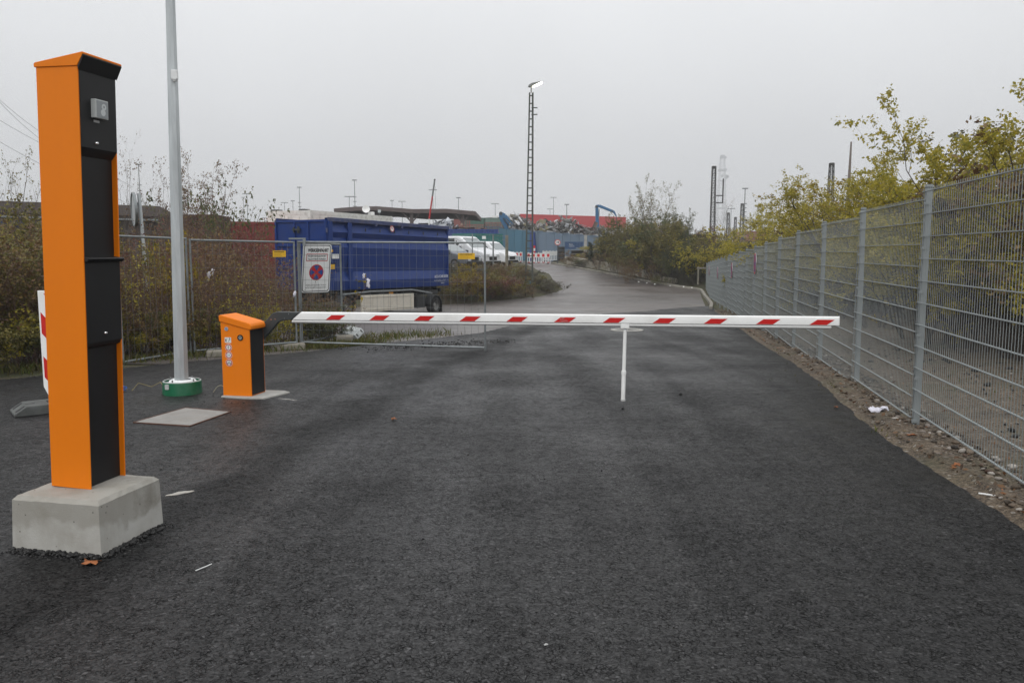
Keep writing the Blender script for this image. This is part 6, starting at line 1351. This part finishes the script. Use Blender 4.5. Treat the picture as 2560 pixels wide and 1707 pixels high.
# ------------------------------------------------------------------ masts, poles and the far tower
POLE = mat('grey_pole', (.17, .18, .18), .6, .2, var=.1)
def light_pole(u, v, Y, label, style='T', r=.11):
    t = P(u, v, Y); o = thing('light_pole', label, 'light pole', (t.x, Y, .7), group='light poles on the skyline')
    MB().tube((0, 0, 0), (0, 0, t.z - .7), r * 1.3, r * .8, 6).build('pole', POLE, o)
    if style == 'T': MB().box((-.85, -.12, t.z - .75), (.85, .12, t.z - .62)).build('lamp_head', POLE, o)
    elif style == 'S':
        MB().box((-.4 * min(1, Y / 90), -.12, t.z - .75), (.4 * min(1, Y / 90), .12, t.z - .6)).build('lamp_head', POLE, o)
        for i in range(9): MB().box((-.3, -.05, (t.z - .7) * (.3 + i * .06)), (.3, .05, (t.z - .7) * (.3 + i * .06) + .1)).build('step', POLE, o)
    return o
for u, v, Y, st_, lab in ((711, 507, 190, 'T', 'faint T shaped light pole above the white container corner'), (732, 503, 170, 'S', 'short light pole left of the tallest one over white container'), (748, 469, 150, 'S', 'tall stepped light pole above the white container'), (873, 492, 150, 'T', 'wide T shaped light pole left of the canopy'), (886, 451, 140, 'S', 'tallest stepped light pole left of the canopy roof'), (980, 502, 180, 'S', 'small light pole over the middle of the canopy'), (1005, 504, 190, 'T', 'small T shaped pole over the middle of the canopy'), (1082, 475, 170, 'T', 'thin light pole behind the leaning red pole'), (1146, 495, 150, 'S', 'stepped light pole right of the leaning red pole'), (1238, 510, 180, 'T', 'thin light pole left of the lattice lamp mast'), (1384, 494, 210, 'T', 'tall thin light pole above the red hall'), (1375, 523, 230, 'T', 'short faint light pole above the red hall'), (1417, 512, 145, 'S', 'dark light pole in front of the red hall'), (617, 485, 160, 'T', 'thin light pole above the red container'), (608, 494, 200, 'S', 'faint light pole left of another above red container'), (346, 412, 120, 'S', 'light pole behind the bare tree left of lamp post'), (1863, 472, 120, 'S', 'railway light pole right of the dark lattice mast'), (1828, 522, 180, 'T', 'faint railway light pole near the grey tower'), (1924, 532, 220, 'T', 'faintest light pole above the yellow bushes'), (2393, 342, 40, 'S', 'lamp head rising from the yellowing trees at right')):
    light_pole(u, v, Y, lab, st_, .07 if Y > 50 else .035)
a, b = P(1071, 562, 66), P(1087, 448, 66); lr = thing('leaning_pole', 'thin leaning red and white pole above the scrap', 'pole', (a.x, a.y, .65))
for i, (f0, f1, m2) in enumerate(((-1, .13, WREF), (.13, .62, REDP), (.62, .97, MATS['grey_pole']), (.97, 1, BLACK))): MB().tube(a.lerp(b, f0) if f0 > 0 else Vector((a.x - .1, a.y, .65)), a.lerp(b, f1), .07, .06, 8).build('section', m2, lr, world=True)
MB().path([b, a.lerp(b, .45) + Vector((.35, 0, 0)), a.lerp(b, .3) + Vector((.36, 0, 0))], .012, 4).build('stay_wire', POLE, lr, world=True)
def lattice(name, label, u, vt, vb, Y, wt, wb_, m2, nseg, r=.06, cat='mast', base=None, group=None):
    t, b = P(u, vt, Y), P(u, vb, Y); b.z = .6 if base is None else base; o = thing(name, label, cat, b, group=group); H_ = t.z - b.z
    def cn(f, k): h = (wb_ + (wt - wb_) * f) / 2; s = ((-1, -1), (1, -1), (1, 1), (-1, 1))[k]; return Vector((s[0] * h, s[1] * h, H_ * f))
    for k in range(4): MB().bar(cn(0, k), cn(1, k), r * 2, r * 2, (0, 1, 0)).build('leg', m2, o)
    m = MB()
    for i in range(nseg):
        f0, f1 = i / nseg, (i + 1) / nseg
        for k in range(4):
            j = (k + 1) % 4; m.tube(cn(f0, k), cn(f1, j), r * .6, r * .6, 4, False).tube(cn(f0, j), cn(f1, k), r * .6, r * .6, 4, False).tube(cn(f1, k), cn(f1, j), r * .6, r * .6, 4, False)
    m.build('bracing', m2, o); MB().box((-wt/2 - r, -wt/2 - r, H_ - wt * .7), (wt/2 + r, wt/2 + r, H_)).build('head', m2, o)
    return o, H_
MST = mat('dark_mast_steel', (.05, .048, .044), .75, .2, var=.2, scale=2)
o, H_ = lattice('railway_mast', 'dark lattice railway mast rising behind the embankment', 1780, 416, 600, 80, .32, .46, MST, 20, .03, group='railway masts')
MB().box((.3, -.04, H_ - 3.6), (1.0, .04, H_ - 3.5)).box((.9, -.05, H_ - 3.5), (1.0, .05, H_ - 1.2)).box((.3, -.04, H_ - 2.9), (1.0, .04, H_ - 2.8)).box((-.6, -.05, H_ - 7.0), (.8, .05, H_ - 6.85)).build('bracket', MST, o)
lattice('railway_mast', 'second dark railway mast beside the tall light pole', 1853, 509, 600, 130, .36, .6, MST, 12, .04, group='railway masts')
lattice('railway_mast', 'small dark railway mast left of the tall light pole', 1819, 532, 600, 160, .4, .6, MST, 10, .05, group='railway masts')
lattice('railway_mast', 'smallest railway mast between two others on the skyline', 1837, 543, 600, 180, .4, .6, MST, 10, .05, group='railway masts')
lattice('railway_mast', 'lattice railway mast above the yellow bushes at right', 2071, 408, 600, 60, .26, .5, MST, 18, .025, group='railway masts')
a, b = P(2121, 480, 45), P(2128, 355, 45); tag(MB().tube((a.x - .1, a.y, 0), a, .11, .10, 8).tube(a, b, .10, .045, 8).build('thin_pole', mat('brown_grey_pole', (.16, .13, .115), .7)), 'plain tapering pole rising from the yellow bushes', 'pole')
TOW = mat('white_grey_tower', (.45, .46, .47), .6, .1, var=.05)
tw, H_ = lattice('radio_tower', 'pale lattice radio tower fading in the mist', 1800, 388, 620, 880, 4.0, 12.5, TOW, 12, .19, 'tower')
tz = lambda v: P(1800, v, 880).z - .6
for v, w_, h2, nm in ((423, 8, 2.0, 'platform'), (452, 6, .7, 'platform'), (520, 10, .8, 'platform'), (388, 4, 3.4, 'top_cabin')): MB().box((-w_/2, -w_/2, tz(v) - h2), (w_/2, w_/2, tz(v))).build(nm, TOW, tw)
for v, dx in ((441, 3.8), (441, -1), (443, 5.0), (396, -3), (446, 3.4), (395, 2)): MB().disc((dx, -3.7, tz(v)), (1, 0, 0), (0, 0, 1), (0, -1, 0), 1.4, .8, 14).build('dish', TOW, tw)
# overhead line gear and a far building on the right
cg = thing('overhead_line_gear', 'slanted overhead line brackets above the far fence end', 'bracket', P(1885, 575, 110))
for p0, p1 in (((1858, 580), (1893, 556)), ((1862, 588), (1903, 560)), ((1850, 552), (1868, 549)), ((1895, 592), (1915, 575))): MB().bar(P(*p0, 110), P(*p1, 110), .1, .1).build('tube', MST, cg, world=True)
for u, v in ((1866, 552), (1881, 556), (1877, 571), (1886, 569)): c_ = P(u, v, 110); MB().tube(c_ - Vector((.12, 0, 0)), c_ + Vector((.12, 0, 0)), .1, .1, 8).build('insulator', BLACK, cg, world=True)
a, b = P(1966, 508, 70), P(2012, 508, 70); cb = thing('overhead_line_support', 'thin overhead line arm among the yellow bushes', 'bracket', a)
MB().bar(a, b, .05, .05).bar(a, P(2000, 530, 70), .06, .06).build('tube', MST, cb, world=True)
p = P(1868, 578, 190); fb = thing('far_building', 'hazy reddish building beyond the far fence end', 'building', (p.x, 190, .7)); bw_ = P(1918, 578, 190).x - p.x
MB().box((0, 0, 0), (bw_, 10, p.z - 3.2)).build('wall', mat('far_pink_wall', (.25, .16, .17), .8), fb); MB().box((-.2, -.2, p.z - 3.19), (bw_ + .2, 10.2, p.z - .7)).build('roof', MARO, fb)
for i in range(4): MB().box((.6 + i * bw_ / 4, -.05, 1), (1.6 + i * bw_ / 4, -.01, 2)).build('window', GLASSD, fb)
for k, (p0, p1, sag) in enumerate((((-60, 190), (96, 345), .4), ((-60, 196), (130, 350), .4), ((-60, 265), (240, 420), .5), ((-60, 320), (240, 470), .5))):
    a, b = P(*p0, 90), P(*p1, 110); pts = [a.lerp(b, i / 8) - Vector((0, 0, sag * math.sin(math.pi * i / 8))) for i in range(9)]
    for i in (1,): pts = [a + (a - b) * .6] + pts + [b + (b - a) * .4]
    tag(MB().path(pts, .022, 4).build('power_line', mat('far_cable', (.2, .2, .2), .6)), ('upper twin overhead wire at the top left of the sky', 'lower twin overhead wire at the top left of the sky', 'third overhead wire down the left sky', 'lowest overhead wire down the left sky')[k], 'cable', 'overhead wires in the left sky')
# stacked sleepers and a little wooden rail by the far fence end
slp = thing('sleeper_stack', 'dark stack of old sleepers half hidden on the embankment', 'timber stack', P(1735, 640, 60))
for r_ in range(7):
    for c_ in range(2):
        p = P(1722 + c_ * 24, 645 - r_ * 8.4, 60); MB().box((p.x, 59.9 + .03 * (r_ % 2), p.z), (p.x + .68, 61.2, p.z + .23)).build('sleeper', DRK, slp, world=True, bevel=.01, seg=1)
p = P(1752, 672, 51); rg = thing('wooden_rail', 'short pale wooden rail on posts at the far end of the fence', 'railing', p)
MB().box((-.25, 0, 0), (.75, .06, .09)).build('top_bar', CONC2, rg); MB().box((-.2, .02, -1.0), (-.1, .08, .13)).build('post', CONC2, rg); MB().box((.5, .02, -1.0), (.6, .08, .0)).build('post', CONC2, rg)
for (u, v, Y, lab, s) in ((521, 690, 15.5, 'white paper scrap caught in the thicket', .16), (531, 681, 15.6, 'grey plastic strip caught in the thicket', .14), (909, 690, 15.9, 'white plastic scrap hanging on a twig before the trailer', .1), (919, 708, 15.9, 'long white plastic scrap on a twig before the trailer', .16), (736, 735, 14.6, 'pale torn plastic bag hanging at the fence post', .1)):
    p = P(u, v, Y); o = scrap('caught_scrap', p, s * .45, s, 0, MATS['paper_white'], lab, 'litter', int(u), 5, 0, .04); o.rotation_euler = (R(80), R(12), R(u % 40)); o['group'] = 'scraps caught in twigs'
tw_ = thing('twig', 'thin twig with yellow leaves leaning out before the trailer', 'twig', P(860, 790, 15.9)); tp_ = [P(850, 790, 15.9), P(872, 765, 15.9), P(893, 742, 15.9), P(914, 720, 15.9), P(909, 695, 15.9)]
MB().path(tp_, .006, 5).build('stem', BARKR, tw_, world=True); gl = np.random.default_rng(4); lp_np = []
for _ in range(34):
    k = gl.integers(1, 5); lp_np.append(np.array(tp_[k]) + gl.normal(size=3) * .07)
lv, lf = leaves_np(lp_np, .09, gl); inv = wm(tw_).inverted(); lv = np.array([tuple(inv @ Vector(v)) for v in lv]); link('leaves', np_mesh('leaves', lv, lf), LF['gold'], tw_)

# ------------------------------------------------------------------ misty air
hz_ = MB().box((-940, -90, -3), (940, 940, 118)).build('haze', None); tag(hz_, kind='stuff')
hm = bpy.data.materials.new('misty_air'); hm.use_nodes = True; hm.cycles.homogeneous_volume = True; hn = hm.node_tree; hn.nodes.remove(hn.nodes['Principled BSDF'])
pv = hn.nodes.new('ShaderNodeVolumePrincipled'); pv.inputs['Color'].default_value = (.97, .98, 1, 1); pv.inputs['Density'].default_value = .0010; pv.inputs['Anisotropy'].default_value = .2; pv.inputs['Density Attribute'].default_value = ''
hn.links.new(pv.outputs[0], hn.nodes['Material Output'].inputs['Volume']); hz_.data.materials.append(hm)
